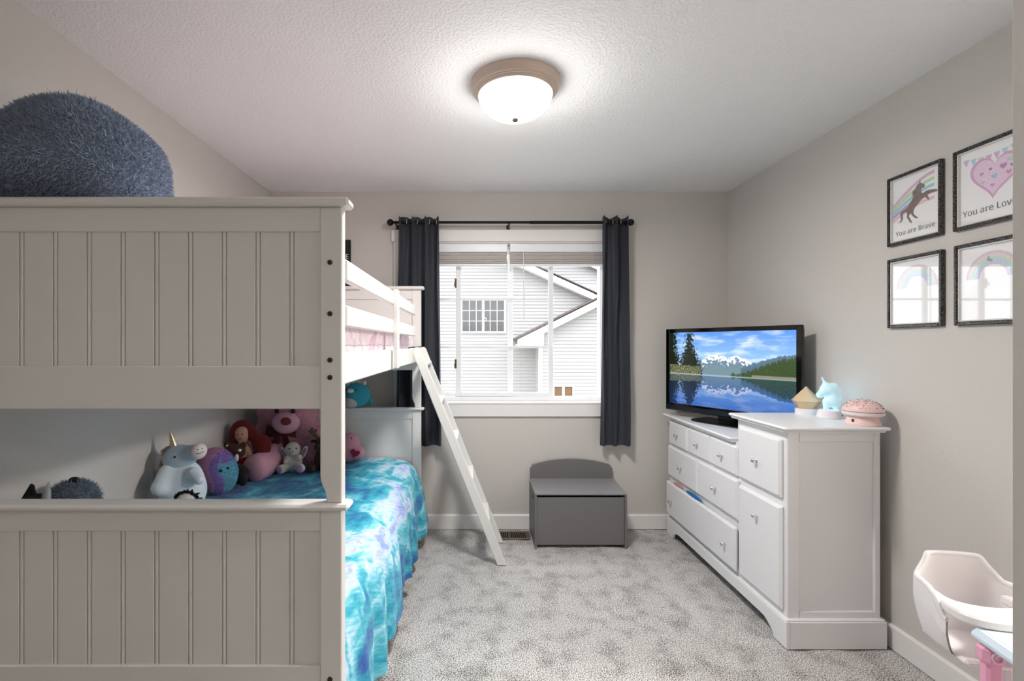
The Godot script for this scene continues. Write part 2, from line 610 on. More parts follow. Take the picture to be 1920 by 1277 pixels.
func room_shell() -> void:
	var back_z := 1.25
	# floor: the trodden pile lies a few millimetres higher and lower
	var mb := MB.new()
	var nz := noise(4.2, 3, 77)
	var P := []
	for j in 241:
		var row := []
		for i in 201:
			var x := lerpf(LEFT, RIGHT, i / 200.0)
			var z := lerpf(BACK, back_z, j / 240.0)
			row.append(Vector3(x, -0.004 + 0.0075 * nz.get_noise_2d(x * 1.2, z * 1.5), z))
		P.append(row)
	mb.grid(P, [], true)
	mb.span(Vector3(LEFT - 0.13, -0.15, BACK - 0.15), Vector3(RIGHT + 0.13, -0.012, back_z + 0.12), 0.0)
	struct("floor", mb, M.carpet)
	mb = MB.new()
	mb.span(Vector3(LEFT - 0.13, TOP, BACK - 0.15), Vector3(RIGHT + 0.13, TOP + 0.12, back_z + 0.12), 0.0)
	struct("ceiling", mb, M.ceiling)
	mb = MB.new()
	mb.span(Vector3(LEFT - 0.13, 0, BACK - 0.15), Vector3(LEFT, TOP, back_z + 0.12), 0.0)
	struct("wall_left", mb, M.wall)
	# right wall with an added, unseen opening for the hall lamp's light
	mb = MB.new()
	mb.span(Vector3(RIGHT, 0, BACK - 0.15), Vector3(RIGHT + 0.13, TOP, -1.57), 0.0)
	mb.span(Vector3(RIGHT, 0, -0.72), Vector3(RIGHT + 0.13, TOP, back_z + 0.12), 0.0)
	mb.span(Vector3(RIGHT, 2.04, -1.57), Vector3(RIGHT + 0.13, TOP, -0.72), 0.0)
	struct("wall_right", mb, M.wall)
	# back wall round the window opening
	mb = MB.new()
	var wx := [-0.455, 0.968]
	var wy := [0.915, 2.078]
	mb.span(Vector3(LEFT, 0, BACK - 0.15), Vector3(wx[0], TOP, BACK), 0.0)
	mb.span(Vector3(wx[1], 0, BACK - 0.15), Vector3(RIGHT, TOP, BACK), 0.0)
	mb.span(Vector3(wx[0], 0, BACK - 0.15), Vector3(wx[1], wy[0], BACK), 0.0)
	mb.span(Vector3(wx[0], wy[1], BACK - 0.15), Vector3(wx[1], TOP, BACK), 0.0)
	struct("wall_back", mb, M.wall)
	# front wall with the wide opening the picture is taken from, and the passage behind it
	mb = MB.new()
	mb.span(Vector3(LEFT, 0, FRONT), Vector3(-0.86, TOP, FRONT + 0.12), 0.002)
	mb.span(Vector3(0.665, 0, FRONT), Vector3(RIGHT, TOP, FRONT + 0.12), 0.002)
	mb.span(Vector3(-0.86, 2.06, FRONT), Vector3(0.665, TOP, FRONT + 0.12), 0.002)
	struct("wall_front", mb, M.wall)
	mb = MB.new()
	mb.span(Vector3(LEFT, 0, back_z), Vector3(RIGHT, TOP, back_z + 0.12), 0.0)
	struct("wall_closet", mb, M.wall)
	# made-up hallway, unseen, housing the lamp that shines through the added opening
	mb = MB.new()
	mb.span(Vector3(RIGHT + 0.13, -0.15, -2.4), Vector3(4.1, 0.0, 0.3), 0.0)
	struct("floor_added_hall", mb, M.carpet)
	mb = MB.new()
	mb.span(Vector3(RIGHT + 0.13, TOP, -2.4), Vector3(4.1, TOP + 0.12, 0.3), 0.0)
	struct("ceiling_added_hall", mb, M.ceiling)
	mb = MB.new()
	mb.span(Vector3(4.0, 0, -2.4), Vector3(4.1, TOP, 0.3), 0.0)
	mb.span(Vector3(RIGHT + 0.13, 0, -2.4), Vector3(4.0, TOP, -2.3), 0.0)
	mb.span(Vector3(RIGHT + 0.13, 0, 0.2), Vector3(4.0, TOP, 0.3), 0.0)
	struct("wall_added_hall_right", mb, M.wall)
	mb = MB.new()
	for x in [RIGHT - 0.016, RIGHT + 0.13]:
		mb.span(Vector3(x, 0, -1.64), Vector3(x + 0.016, 2.11, -1.57), 0.002)
		mb.span(Vector3(x, 0, -0.72), Vector3(x + 0.016, 2.11, -0.65), 0.002)
		mb.span(Vector3(x, 2.04, -1.57), Vector3(x + 0.016, 2.11, -0.72), 0.002)
	struct("trim_2", mb, M.trim)  # casing round the added opening
	# baseboards
	mb = MB.new()
	var prof := PackedVector2Array([Vector2(0, 0), Vector2(0.014, 0), Vector2(0.014, 0.096), Vector2(0.009, 0.104), Vector2(0, 0.104)])
	mb.prism(prof, RIGHT - LEFT, Transform3D(Basis(Vector3(0, 0, 1), Vector3.UP, Vector3(1, 0, 0)), Vector3(LEFT, 0, BACK)))
	struct("baseboard_back", mb, M.trim)
	mb = MB.new()
	mb.prism(prof, -1.645 - BACK, Transform3D(Basis(Vector3(-1, 0, 0), Vector3.UP, Vector3(0, 0, 1)), Vector3(RIGHT, 0, BACK)))
	struct("baseboard_right", mb, M.trim)
	mb = MB.new()
	mb.prism(prof, FRONT - BACK, Transform3D(Basis(Vector3(1, 0, 0), Vector3.UP, Vector3(0, 0, 1)), Vector3(LEFT, 0, BACK)))
	struct("baseboard_left", mb, M.trim)
	# ground far below the window, outdoors
	mb = MB.new()
	mb.span(Vector3(-40, -3.2, -50), Vector3(40, -3.0, -4.0), 0.0)
	struct("ground", mb, relief(mat(Color(0.62, 0.63, 0.58), 0.95), noise_tex(0.05, 256, 3, 9), 2.0, 1.0))


func window_unit() -> void:
	# casing
	var t := struct_node("trim_1")
	var mb := MB.new()
	mb.span(Vector3(-0.59, 2.078, BACK), Vector3(1.107, 2.163, BACK + 0.022), 0.003)
	part(t, "head_casing", mb, M.trim)
	for x in [[-0.575, -0.455], [0.968, 1.0916]]:
		mb = MB.new()
		mb.span(Vector3(x[0], 0.902, BACK), Vector3(x[1], 2.078, BACK + 0.018), 0.003)
		part(t, "side_casing", mb, M.trim)
	mb = MB.new()
	mb.span(Vector3(-0.575, 0.813, BACK), Vector3(1.0916, 0.902, BACK + 0.018), 0.003)
	part(t, "apron", mb, M.trim)
	mb = MB.new()
	mb.span(Vector3(-0.455, 0.902, BACK - 0.09), Vector3(0.968, 0.917, BACK + 0.021), 0.003)
	part(t, "sill", mb, M.trim)
	mb = MB.new()
	for x in [[-0.455, -0.445], [0.958, 0.968]]:
		mb.span(Vector3(x[0], 0.917, BACK - 0.09), Vector3(x[1], 2.078, BACK), 0.001)
	mb.span(Vector3(-0.445, 2.068, BACK - 0.09), Vector3(0.958, 2.078, BACK), 0.001)
	part(t, "jamb", mb, M.trim)
	# sliding window
	var w := struct_node("window_1")
	var zf := BACK - 0.075
	mb = MB.new()
	mb.span(Vector3(-0.455, 0.917, zf - 0.075), Vector3(-0.411, 2.078, zf), 0.002)
	mb.span(Vector3(0.9376, 0.917, zf - 0.075), Vector3(0.968, 2.078, zf), 0.002)
	mb.span(Vector3(-0.411, 0.917, zf - 0.075), Vector3(0.9376, 0.946, zf), 0.002)
	mb.span(Vector3(-0.411, 2.045, zf - 0.075), Vector3(0.9376, 2.078, zf), 0.002)
	part(w, "frame", mb, M.vinyl)
	for s in [[-0.411, 0.30, zf - 0.058, "fixed_sash"], [-0.1266, 0.597, zf - 0.022, "sliding_sash"]]:
		var x0: float = s[0]
		var x1: float = s[1]
		var z1: float = s[2] + 0.010
		var z0: float = s[2] - 0.010
		var sash := MB.new()
		var y0 := 0.948
		var y1 := 2.045
		sash.span(Vector3(x0, y0, z0), Vector3(x0 + 0.037, y1, z1), 0.003)
		sash.span(Vector3(x1 - 0.037, y0, z0), Vector3(x1, y1, z1), 0.003)
		sash.span(Vector3(x0 + 0.037, y0, z0), Vector3(x1 - 0.037, y0 + 0.030, z1), 0.003)
		sash.span(Vector3(x0 + 0.037, y1 - 0.030, z0), Vector3(x1 - 0.037, y1, z1), 0.003)
		var so := part(w, s[3], sash, M.vinyl)
		var g := MB.new()
		g.span(Vector3(x0 + 0.036, y0 + 0.029, s[2] - 0.002), Vector3(x1 - 0.036, y1 - 0.029, s[2] + 0.002), 0.0)
		part(so, "pane", g, M.pane, Vector3.ZERO)
		for y in [1.314, 1.672]:
			var b := MB.new()
			b.span(Vector3(x0 + 0.036, y - 0.008, s[2] - 0.004), Vector3(x1 - 0.036, y + 0.008, s[2] + 0.004), 0.001)
			part(so, "muntin", b, M.vinyl, Vector3.ZERO)
		if s[3] == "sliding_sash":
			for y in [1.19, 1.79]:
				var b := MB.new()
				b.span(Vector3(x0 - 0.010, y - 0.035, z1 - 0.004), Vector3(x0 + 0.004, y + 0.035, z1 + 0.008), 0.003)
				b.tube([Vector3(x0 - 0.004, y + 0.02, z1 + 0.006), Vector3(x0 - 0.012, y - 0.02, z1 + 0.018)], 0.004, 6)
				part(so, "latch", b, M.bolt, Vector3.ZERO)
			var b2 := MB.new()
			b2.span(Vector3(x1 - 0.024, 1.30, z1), Vector3(x1 - 0.014, 1.46, z1 + 0.012), 0.003)
			part(so, "pull", b2, M.vinyl, Vector3.ZERO)


func clap(mb: MB, x0: float, x1: float, y: float, z: float, h := 0.1016) -> void:
	# one lap board: thin at the top, its lower edge standing proud
	mb.prism(PackedVector2Array([Vector2(0, 0), Vector2(0.022, 0), Vector2(0.024, 0.006), Vector2(0.004, h + 0.006), Vector2(0, h + 0.006)]), x1 - x0, Transform3D(Basis(Vector3(0, 0, 1), Vector3.UP, Vector3(1, 0, 0)), Vector3(x0, y, z)))


func neighbour_house() -> void:
	var h := thing("neighbour_house", "white lap-sided house with gable roofs seen through the window", "house", Vector3(1.5, -3.0, -15.0))
	var siding := mat(Color(0.64, 0.63, 0.625), 0.6)
	var white := mat(Color(0.95, 0.95, 0.95), 0.5)
	var roof := relief(mat(Color(0.42, 0.38, 0.36), 0.9), noise_tex(0.08, 256, 2, 31), 0.6, 0.4)
	roof.albedo_texture = noise_tex(0.05, 256, 2, 32, [[0.0, Color(0.55, 0.5, 0.47)], [1.0, Color(1, 0.97, 0.94)]])
	var dark := mat(Color(0.16, 0.18, 0.20), 0.12)
	var mb := MB.new()
	# solid walls behind the boards
	mb.span(Vector3(-7, -3.0, -19), Vector3(1.9, 4.6, -15.02), 0.0)
	mb.span(Vector3(1.9, -3.0, -19), Vector3(8.0, 3.2, -15.02), 0.0)
	part(h, "wall", mb, siding)
	mb = MB.new()
	mb.span(Vector3(1.93, -3.0, -15.02), Vector3(8.0, 1.42, -14.02), 0.0)
	mb.prism(PackedVector2Array([Vector2(1.93, 1.42), Vector2(8.0, 1.42), Vector2(8.0, 1.9), Vector2(4.7, 3.0), Vector2(1.93, 1.62)]), 1.0, Transform3D(Basis.IDENTITY, Vector3(0, 0, -15.02)))
	part(h, "wall", mb, siding)
	# lap boards of the main wall, cut along its rake
	var rake := func(x: float) -> float: return 3.60 - (x - 1.706) * 0.454
	for k in 60:
		var y := -1.3 + k * 0.1016
		var x1 := minf(8.0, 1.706 + (3.60 - y) / 0.454)
		if x1 < -5.5: continue
		mb = MB.new()
		clap(mb, -6.5, x1, y, -15.02)
		part(h, "siding_board", mb, siding)
	for k in 45:
		var y := -1.3 + k * 0.1016
		var x0 := 2.0 if y < 1.35 else maxf(2.0, 1.254 + (y + 0.25 - 1.472) / 0.498)
		if x0 > 4.4: continue
		mb = MB.new()
		clap(mb, x0, 8.0 if y < 1.9 else 9.4 - x0, y, -14.02)
		part(h, "siding_board", mb, siding)
	# corner post
	mb = MB.new()
	mb.span(Vector3(1.90, -3.0, -14.12), Vector3(2.0, 1.45, -13.985), 0.005)
	part(h, "corner_trim", mb, white)
	# main rake board, its soffit and roof
	var run := func(x0: float, y0: float, x1: float, y1: float, z: float, t: float, depth: float) -> MB:
		var b := MB.new()
		b.prism(PackedVector2Array([Vector2(x0, y0), Vector2(x1, y1), Vector2(x1, y1 - t), Vector2(x0, y0 - t)]), depth, Transform3D(Basis.IDENTITY, Vector3(0, 0, z)))
		return b
	part(h, "rake_board", run.call(-1.4, 5.17, 4.6, 2.446, -14.72, 0.19, 0.04), white)
	part(h, "soffit", run.call(-1.4, 5.02, 4.6, 2.296, -15.02, 0.03, 0.30), white)
	part(h, "roof", run.call(-1.4, 5.24, 4.75, 2.448, -19.0, 0.035, 4.34), roof)
	# higher gable set back behind it
	mb = MB.new()
	mb.prism(PackedVector2Array([Vector2(0.5, 3.0), Vector2(8.5, 2.0), Vector2(8.5, 2.2), Vector2(0.5, 5.9)]), 2.0, Transform3D(Basis.IDENTITY, Vector3(0, 0, -18.6)))
	part(h, "wall", mb, siding)
	for k in 28:
		var y := 2.2 + k * 0.1016
		mb = MB.new()
		clap(mb, 0.4, minf(8.4, 2.9 + (4.38 - y) / 0.45), y, -16.6)
		part(h, "siding_board", mb, siding)
	part(h, "rake_board", run.call(0.4, 5.78, 8.5, 2.135, -16.35, 0.22, 0.04), white)
	part(h, "roof", run.call(0.4, 5.86, 8.6, 2.17, -19.0, 0.035, 2.7), roof)
	mb = MB.new()
	mb.prism(PackedVector2Array([Vector2(0, 0), Vector2(0.06, 0), Vector2(3.4, 3.3), Vector2(3.34, 3.3)]), 12.0, Transform3D(Basis(Vector3(0, 0, -1), Vector3.UP, Vector3(1, 0, 0)), Vector3(0.0, 3.3, -17.5)))
	part(h, "roof", mb, roof)
	# garage gable
	part(h, "rake_board", run.call(1.254, 1.472, 4.7, 3.188, -13.66, 0.19, 0.04), white)
	part(h, "rake_board", run.call(4.7, 3.188, 8.2, 1.445, -13.66, 0.19, 0.04), white)
	part(h, "soffit", run.call(1.30, 1.33, 4.7, 3.02, -14.02, 0.03, 0.36), white)
	part(h, "roof", run.call(1.20, 1.505, 4.7, 3.248, -17.0, 0.03, 3.40), roof)
	part(h, "roof", run.call(4.7, 3.248, 8.3, 1.455, -17.0, 0.03, 3.40), roof)
	mb = MB.new()
	mb.prism(PackedVector2Array([Vector2(1.31, 1.32), Vector2(1.99, 1.32), Vector2(1.99, 1.70), Vector2(1.31, 1.47)]), 0.36, Transform3D(Basis.IDENTITY, Vector3(0, 0, -14.02)))
	mb.span(Vector3(1.31, 1.30, -16.5), Vector3(1.95, 1.34, -13.66), 0.0)
	part(h, "eave_return", mb, white)
	# windows
	for wd in [[-0.33, 0.956, 1.74, 2.70, -15.0, 6, 3, false], [2.34, 2.86, -0.75, 0.12, -14.0, 2, 2, true]]:
		mb = MB.new()
		var z: float = wd[4]
		var b := 0.06
		mb.span(Vector3(wd[0] - b, wd[2] - b, z - 0.02), Vector3(wd[0], wd[3] + b, z + 0.05), 0.004)
		mb.span(Vector3(wd[1], wd[2] - b, z - 0.02), Vector3(wd[1] + b, wd[3] + b, z + 0.05), 0.004)
		mb.span(Vector3(wd[0], wd[2] - b, z - 0.02), Vector3(wd[1], wd[2], z + 0.05), 0.004)
		mb.span(Vector3(wd[0], wd[3], z - 0.02), Vector3(wd[1], wd[3] + b, z + 0.05), 0.004)
		var f := part(h, "window_frame", mb, white)
		mb = MB.new()
		mb.span(Vector3(wd[0], wd[2], z + 0.0), Vector3(wd[1], wd[3], z + 0.02), 0.0)
		part(f, "pane", mb, mat(Color(0.45, 0.36, 0.28), 0.15) if wd[7] else dark)
		for i in range(1, wd[5]):
			mb = MB.new()
			var x: float = lerpf(wd[0], wd[1], float(i) / wd[5])
			var hw := 0.035 if i * 2 == wd[5] else 0.0065
			mb.span(Vector3(x - hw, wd[2], z + 0.015), Vector3(x + hw, wd[3], z + 0.035), 0.0)
			part(f, "muntin", mb, white)
		for i in range(1, wd[6]):
			mb = MB.new()
			var y: float = lerpf(wd[2], wd[3], float(i) / wd[6])
			mb.span(Vector3(wd[0], y - 0.0065, z + 0.015), Vector3(wd[1], y + 0.0065, z + 0.034), 0.0)
			part(f, "muntin", mb, white)
		if not wd[7]:
			mb = MB.new()
			var ring := []
			for i in 13: ring.append(Vector3(0.36 + 0.05 * cos(TAU * i / 12), 2.10 + 0.05 * sin(TAU * i / 12), z + 0.05))
			mb.tube(ring, 0.012, 6)
			mb.tube([Vector3(0.34, 2.05, z + 0.05), Vector3(0.29, 1.95, z + 0.05)], 0.012, 6)
			part(f, "ornament", mb, white)


func ceiling_lamp(at: Vector3, label: String, down: float, around: float) -> void:
	var l := thing("ceiling_lamp", label, "lamp", at, 0.0, "ceiling lamps")
	var bronze := mat(Color(0.80, 0.73, 0.67), 0.4, 0.25)
	var mb := MB.new()
	mb.lathe([[0.150, -0.050], [0.158, -0.052], [0.163, -0.048], [0.165, -0.042], [0.170, -0.041], [0.172, -0.036], [0.177, -0.034], [0.181, -0.024], [0.187, -0.018], [0.190, -0.008], [0.190, 0.0]], at, 64)
	mb.lathe([[0.0, -0.02], [0.150, -0.02]], at, 64)
	part(l, "rim", mb, bronze)
	var glow := mat(Color(1, 1, 1), 0.3)
	glow.emission_enabled = true
	glow.emission = Color(1.0, 0.985, 0.96)
	glow.emission_energy_multiplier = 1.15
	mb = MB.new()
	var prof := []
	for i in 15:
		var a := PI / 2 * i / 14.0
		prof.append([0.157 * sin(a), -0.046 - 0.104 * cos(a)])
	mb.lathe(prof, at, 64)
	part(l, "glass_bowl", mb, glow)
	mb = MB.new()
	mb.lathe([[0.0, -0.163], [0.006, -0.161], [0.011, -0.156], [0.012, -0.152], [0.009, -0.148], [0.0, -0.147]], at, 20)
	part(l, "finial", mb, mat(Color(0.45, 0.40, 0.36), 0.4, 0.6))
	var o := OmniLight3D.new()
	o.name = "bulb_light"
	o.light_color = Color(1.0, 0.988, 0.972)
	o.light_energy = around
	o.light_size = 0.12
	o.omni_range = 12.0
	o.omni_attenuation = 2.0
	o.shadow_enabled = true
	l.add_child(o)
	o.position = Vector3(0, -0.10, 0)
	# the bowl throws most of its light downwards
	var a := AreaLight3D.new()
	a.name = "bowl_light"
	a.area_size = Vector2(0.26, 0.26)
	a.light_color = o.light_color
	a.light_energy = down
	a.area_range = 12.0
	a.shadow_enabled = true
	l.add_child(a)
	a.position = Vector3(0, -0.168, 0)
	a.rotation.x = -PI / 2


func bed_end(bed: Node3D, zf: float) -> void:
	# one end of the bunk bed: zf is the face towards the camera
	var th := 0.036
	for side in [0, 1]:
		var x0: float = [-1.43, -0.413][side]
		var x1: float = [-1.371, -0.354][side]
		var mb := MB.new()
		mb.span(Vector3(x0, 0, zf - th), Vector3(x1, 0.8895, zf), 0.003)
		part(bed, "post", mb, M.white_paint)
		# upper post narrows at its foot on the inner side
		var o := x1 if side == 1 else x0
		var i := x0 if side == 1 else x1
		var s := 1.0 if side == 1 else -1.0
		mb = MB.new()
		mb.prism(PackedVector2Array([Vector2(o, 0.906), Vector2(o, 1.706), Vector2(i, 1.706), Vector2(i, 0.980), Vector2(i + s * 0.002, 0.965), Vector2(i + s * 0.007, 0.950), Vector2(i + s * 0.014, 0.935), Vector2(i + s * 0.0165, 0.922), Vector2(i + s * 0.0175, 0.906)]), th, Transform3D(Basis.IDENTITY, Vector3(0, 0, zf - th)), 0.003)
		part(bed, "post", mb, M.white_paint)
	for cap in [[0.8895, 0.906], [1.706, 1.728]]:
		var mb := MB.new()
		mb.box(Vector3(-0.892, (cap[0] + cap[1]) * 0.5, zf - 0.011), Vector3(1.12, cap[1] - cap[0], 0.062), 0.006)
		part(bed, "cap_rail", mb, M.white_paint)
	for r in [[1.640, 1.706], [1.160, 1.275], [0.829, 0.8895], [0.350, 0.4646]]:
		var mb := MB.new()
		mb.span(Vector3(-1.371, r[0], zf - th + 0.004), Vector3(-0.413, r[1], zf - 0.002), 0.002)
		part(bed, "rail", mb, M.white_paint)
	for pan in [[1.275, 1.640], [0.4646, 0.829]]:
		if zf < -2.0:
			# the head end shows its flat inner side
			var fp := MB.new()
			fp.span(Vector3(-1.371, pan[0] - 0.006, zf - 0.024), Vector3(-0.413, pan[1] + 0.006, zf - 0.010), 0.0)
			part(bed, "panel", fp, M.white_paint)
			continue
		var x := -0.413
		var first := true
		while x > -1.371 + 0.005:
			var w := 0.087 if first else 0.0918
			first = false
			w = minf(w, x + 1.371)
			# tongue board with a bead along its left edge (grooves either side of the bead)
			var poly := PackedVector2Array([Vector2(0, -0.014), Vector2(w, -0.014), Vector2(w, -0.001), Vector2(w - 0.001, 0), Vector2(0.0155, 0), Vector2(0.0145, -0.001), Vector2(0.0135, -0.0055), Vector2(0.0120, -0.0055), Vector2(0.0110, -0.0012), Vector2(0.0085, 0), Vector2(0.0050, 0), Vector2(0.0028, -0.0012), Vector2(0.0016, -0.0055), Vector2(0, -0.0055)])
			var mb := MB.new()
			# poly (x, z) pushed along y
			mb.prism(poly, pan[1] - pan[0] + 0.012, Transform3D(Basis(Vector3(1, 0, 0), Vector3(0, 0, 1), Vector3(0, -1, 0)), Vector3(x - w, pan[1] + 0.006, zf - 0.009)))
			part(bed, "plank", mb, M.white_paint)
			x -= w
	if zf < -2.0: return
	for b in [[-0.3863, 1.556], [-0.3863, 1.417], [-0.3863, 1.292], [-0.3863, 1.245], [-0.3863, 0.43], [-0.3863, 0.37]]:
		for sx in [0.0, -1.014]:
			var mb := MB.new()
			mb.lathe([[0.0, 0.0022], [0.0026, 0.0022], [0.003, 0.0005], [0.0042, 0.0006], [0.0046, 0.0024], [0.0068, 0.0020], [0.0072, 0.0]].map(func(q): return [q[0], -q[1]]), Vector3(b[0] + sx, b[1], zf), 16, Basis(Vector3(1, 0, 0), Vector3(0, 0, -1), Vector3(0, 1, 0)))
			part(bed, "bolt", mb, M.bolt)


func bunk_bed() -> void:
	var bed := thing("bunk_bed", "white painted wooden bunk bed with beadboard ends", "bed", Vector3(-0.892, 0, -2.3))
	bed_end(bed, -1.31)
	bed_end(bed, -3.29)
	for g in [[1.511, 1.571, -2.95], [1.384, 1.443, -2.95]]:
		var mb := MB.new()
		mb.span(Vector3(-0.372, g[0], g[2]), Vector3(-0.35, g[1], -1.346), 0.004)
		part(bed, "guard_rail", mb, M.white_paint)
		mb = MB.new()
		mb.span(Vector3(-1.43, g[0], -3.29), Vector3(-1.408, g[1], -1.346), 0.004)
		part(bed, "guard_rail", mb, M.white_paint)
	for g in [[1.222, 1.31], [0.32, 0.44]]:
		for x in [[-0.385, -0.360], [-1.42, -1.395]]:
			var dx := 0.0 if g[0] > 1.0 else (-0.05 if x[0] > -1 else 0.0)
			var mb := MB.new()
			mb.span(Vector3(x[0] + dx, g[0], -3.29), Vector3(x[1] + dx, g[1], -1.346), 0.004)
			part(bed, "side_rail", mb, M.white_paint)
	var mb := MB.new()
	mb.span(Vector3(-0.35, 1.228, -2.17), Vector3(-0.329, 1.576, -2.13), 0.003)
	part(bed, "guard_post", mb, M.white_paint)
	for y in [1.235, 0.33]:
		for k in 11:
			mb = MB.new()
			var z := -1.47 - k * 0.168
			mb.span(Vector3(-1.395, y - 0.009, z - 0.04), Vector3(-0.385 if y > 1 else -0.435, y + 0.009, z + 0.04), 0.002)
			part(bed, "slat", mb, M.white_paint)


func ladder() -> void:
	var l := thing("bed_ladder", "white wooden ladder leaning against the bunk bed", "ladder", Vector3(0.17, 0, -3.1))
	for z in [-2.952, -3.284]:
		var mb := MB.new()
		mb.prism(PackedVector2Array([Vector2(0.147, 0), Vector2(0.204, 0), Vector2(-0.312, 1.290), Vector2(-0.318, 1.308), Vector2(-0.332, 1.318), Vector2(-0.350, 1.316), Vector2(-0.369, 1.290)]), 0.022, Transform3D(Basis.IDENTITY, Vector3(0, 0, z)), 0.003)
		part(l, "stile", mb, M.white_paint)
	for y in [1.215, 0.985, 0.752, 0.512, 0.262]:
		var xc := lerpf(0.1755, -0.340, y / 1.29)
		var mb := MB.new()
		mb.box(Vector3(xc, y, -3.107), Vector3(0.062, 0.020, 0.312), 0.003)
		part(l, "tread", mb, M.white_paint)
	for z in [-2.941, -3.273]:
		var mb := MB.new()
		mb.tube([Vector3(-0.335, 1.29, z), Vector3(-0.350, 1.318, z), Vector3(-0.372, 1.318, z), Vector3(-0.389, 1.314, z), Vector3(-0.391, 1.28, z)], 0.004, 8)
		part(l, "hook", mb, M.black_metal)


func swirl_image(size: int, cols: Array, f1: float, seed_: int, stretch := 1.0) -> ImageTexture:
	var a := noise(f1, 4, seed_)
	var b := noise(f1 * 0.7, 3, seed_ + 3)
	var g := Gradient.new()
	g.offsets = PackedFloat32Array(cols.map(func(r): return r[0]))
	g.colors = PackedColorArray(cols.map(func(r): return r[1]))
	var lut := []
	for i in 256: lut.append(g.sample(i / 255.0))
	var dst := PackedByteArray()
	dst.resize(size * size * 3)
	for y in size:
		for x in size:
			var p := Vector2(x * stretch, y)
			var w := b.get_noise_2dv(p) * 60.0
			var k := clampf(0.5 + 0.85 * a.get_noise_2d(p.x + w, p.y - w * 0.6), 0, 1)
			var cc: Color = lut[int(k * 255)]
			var i := (y * size + x) * 3
			dst[i] = int(cc.r * 255); dst[i + 1] = int(cc.g * 255); dst[i + 2] = int(cc.b * 255)
	return ImageTexture.create_from_image(Image.create_from_data(size, size, false, Image.FORMAT_RGB8, dst))


func blanket_image(size: int) -> ImageTexture:
	# dyed in streaks: turquoise and blue on top, lilac and white at the fall, teal at the hem
	var a := noise(0.010, 5, 71)
	var b := noise(0.006, 3, 72)
	var fine := noise(0.05, 3, 73)
	var big := noise(0.0035, 2, 74)
	var cols := [Color(0.06, 0.34, 0.66), Color(0.02, 0.48, 0.68), Color(0.04, 0.60, 0.72), Color(0.25, 0.70, 0.78), Color(0.52, 0.79, 0.88), Color(0.80, 0.88, 0.95), Color(0.70, 0.76, 0.94), Color(0.52, 0.62, 0.88)]
	var dst := PackedByteArray()
	dst.resize(size * size * 3)
	for y in size:
		for x in size:
			var w := b.get_noise_2d(x, y) * 70.0
			var dirx := x * 0.55 + y * 0.5
			var diry := y * 1.3 - x * 0.7
			var k := 0.36 + 0.50 * a.get_noise_2d(dirx + w, diry - w) + 0.14 * fine.get_noise_2d(dirx * 0.4, diry * 1.6) + 0.40 * big.get_noise_2d(x, y)
			var v := float(y) / size
			k += 0.26 * exp(-pow((v - 0.70) / 0.10, 2)) - 0.10 * smoothstep(0.80, 1.0, v) - 0.06 * (1.0 - smoothstep(0.4, 0.6, v))
			k = clampf(k, 0.0, 0.999) * 7.0
			var i0 := int(k)
			var cc: Color = cols[i0].lerp(cols[i0 + 1], k - i0)
			var i := (y * size + x) * 3
			dst[i] = int(cc.r * 255); dst[i + 1] = int(cc.g * 255); dst[i + 2] = int(cc.b * 255)
	return ImageTexture.create_from_image(Image.create_from_data(size, size, false, Image.FORMAT_RGB8, dst))


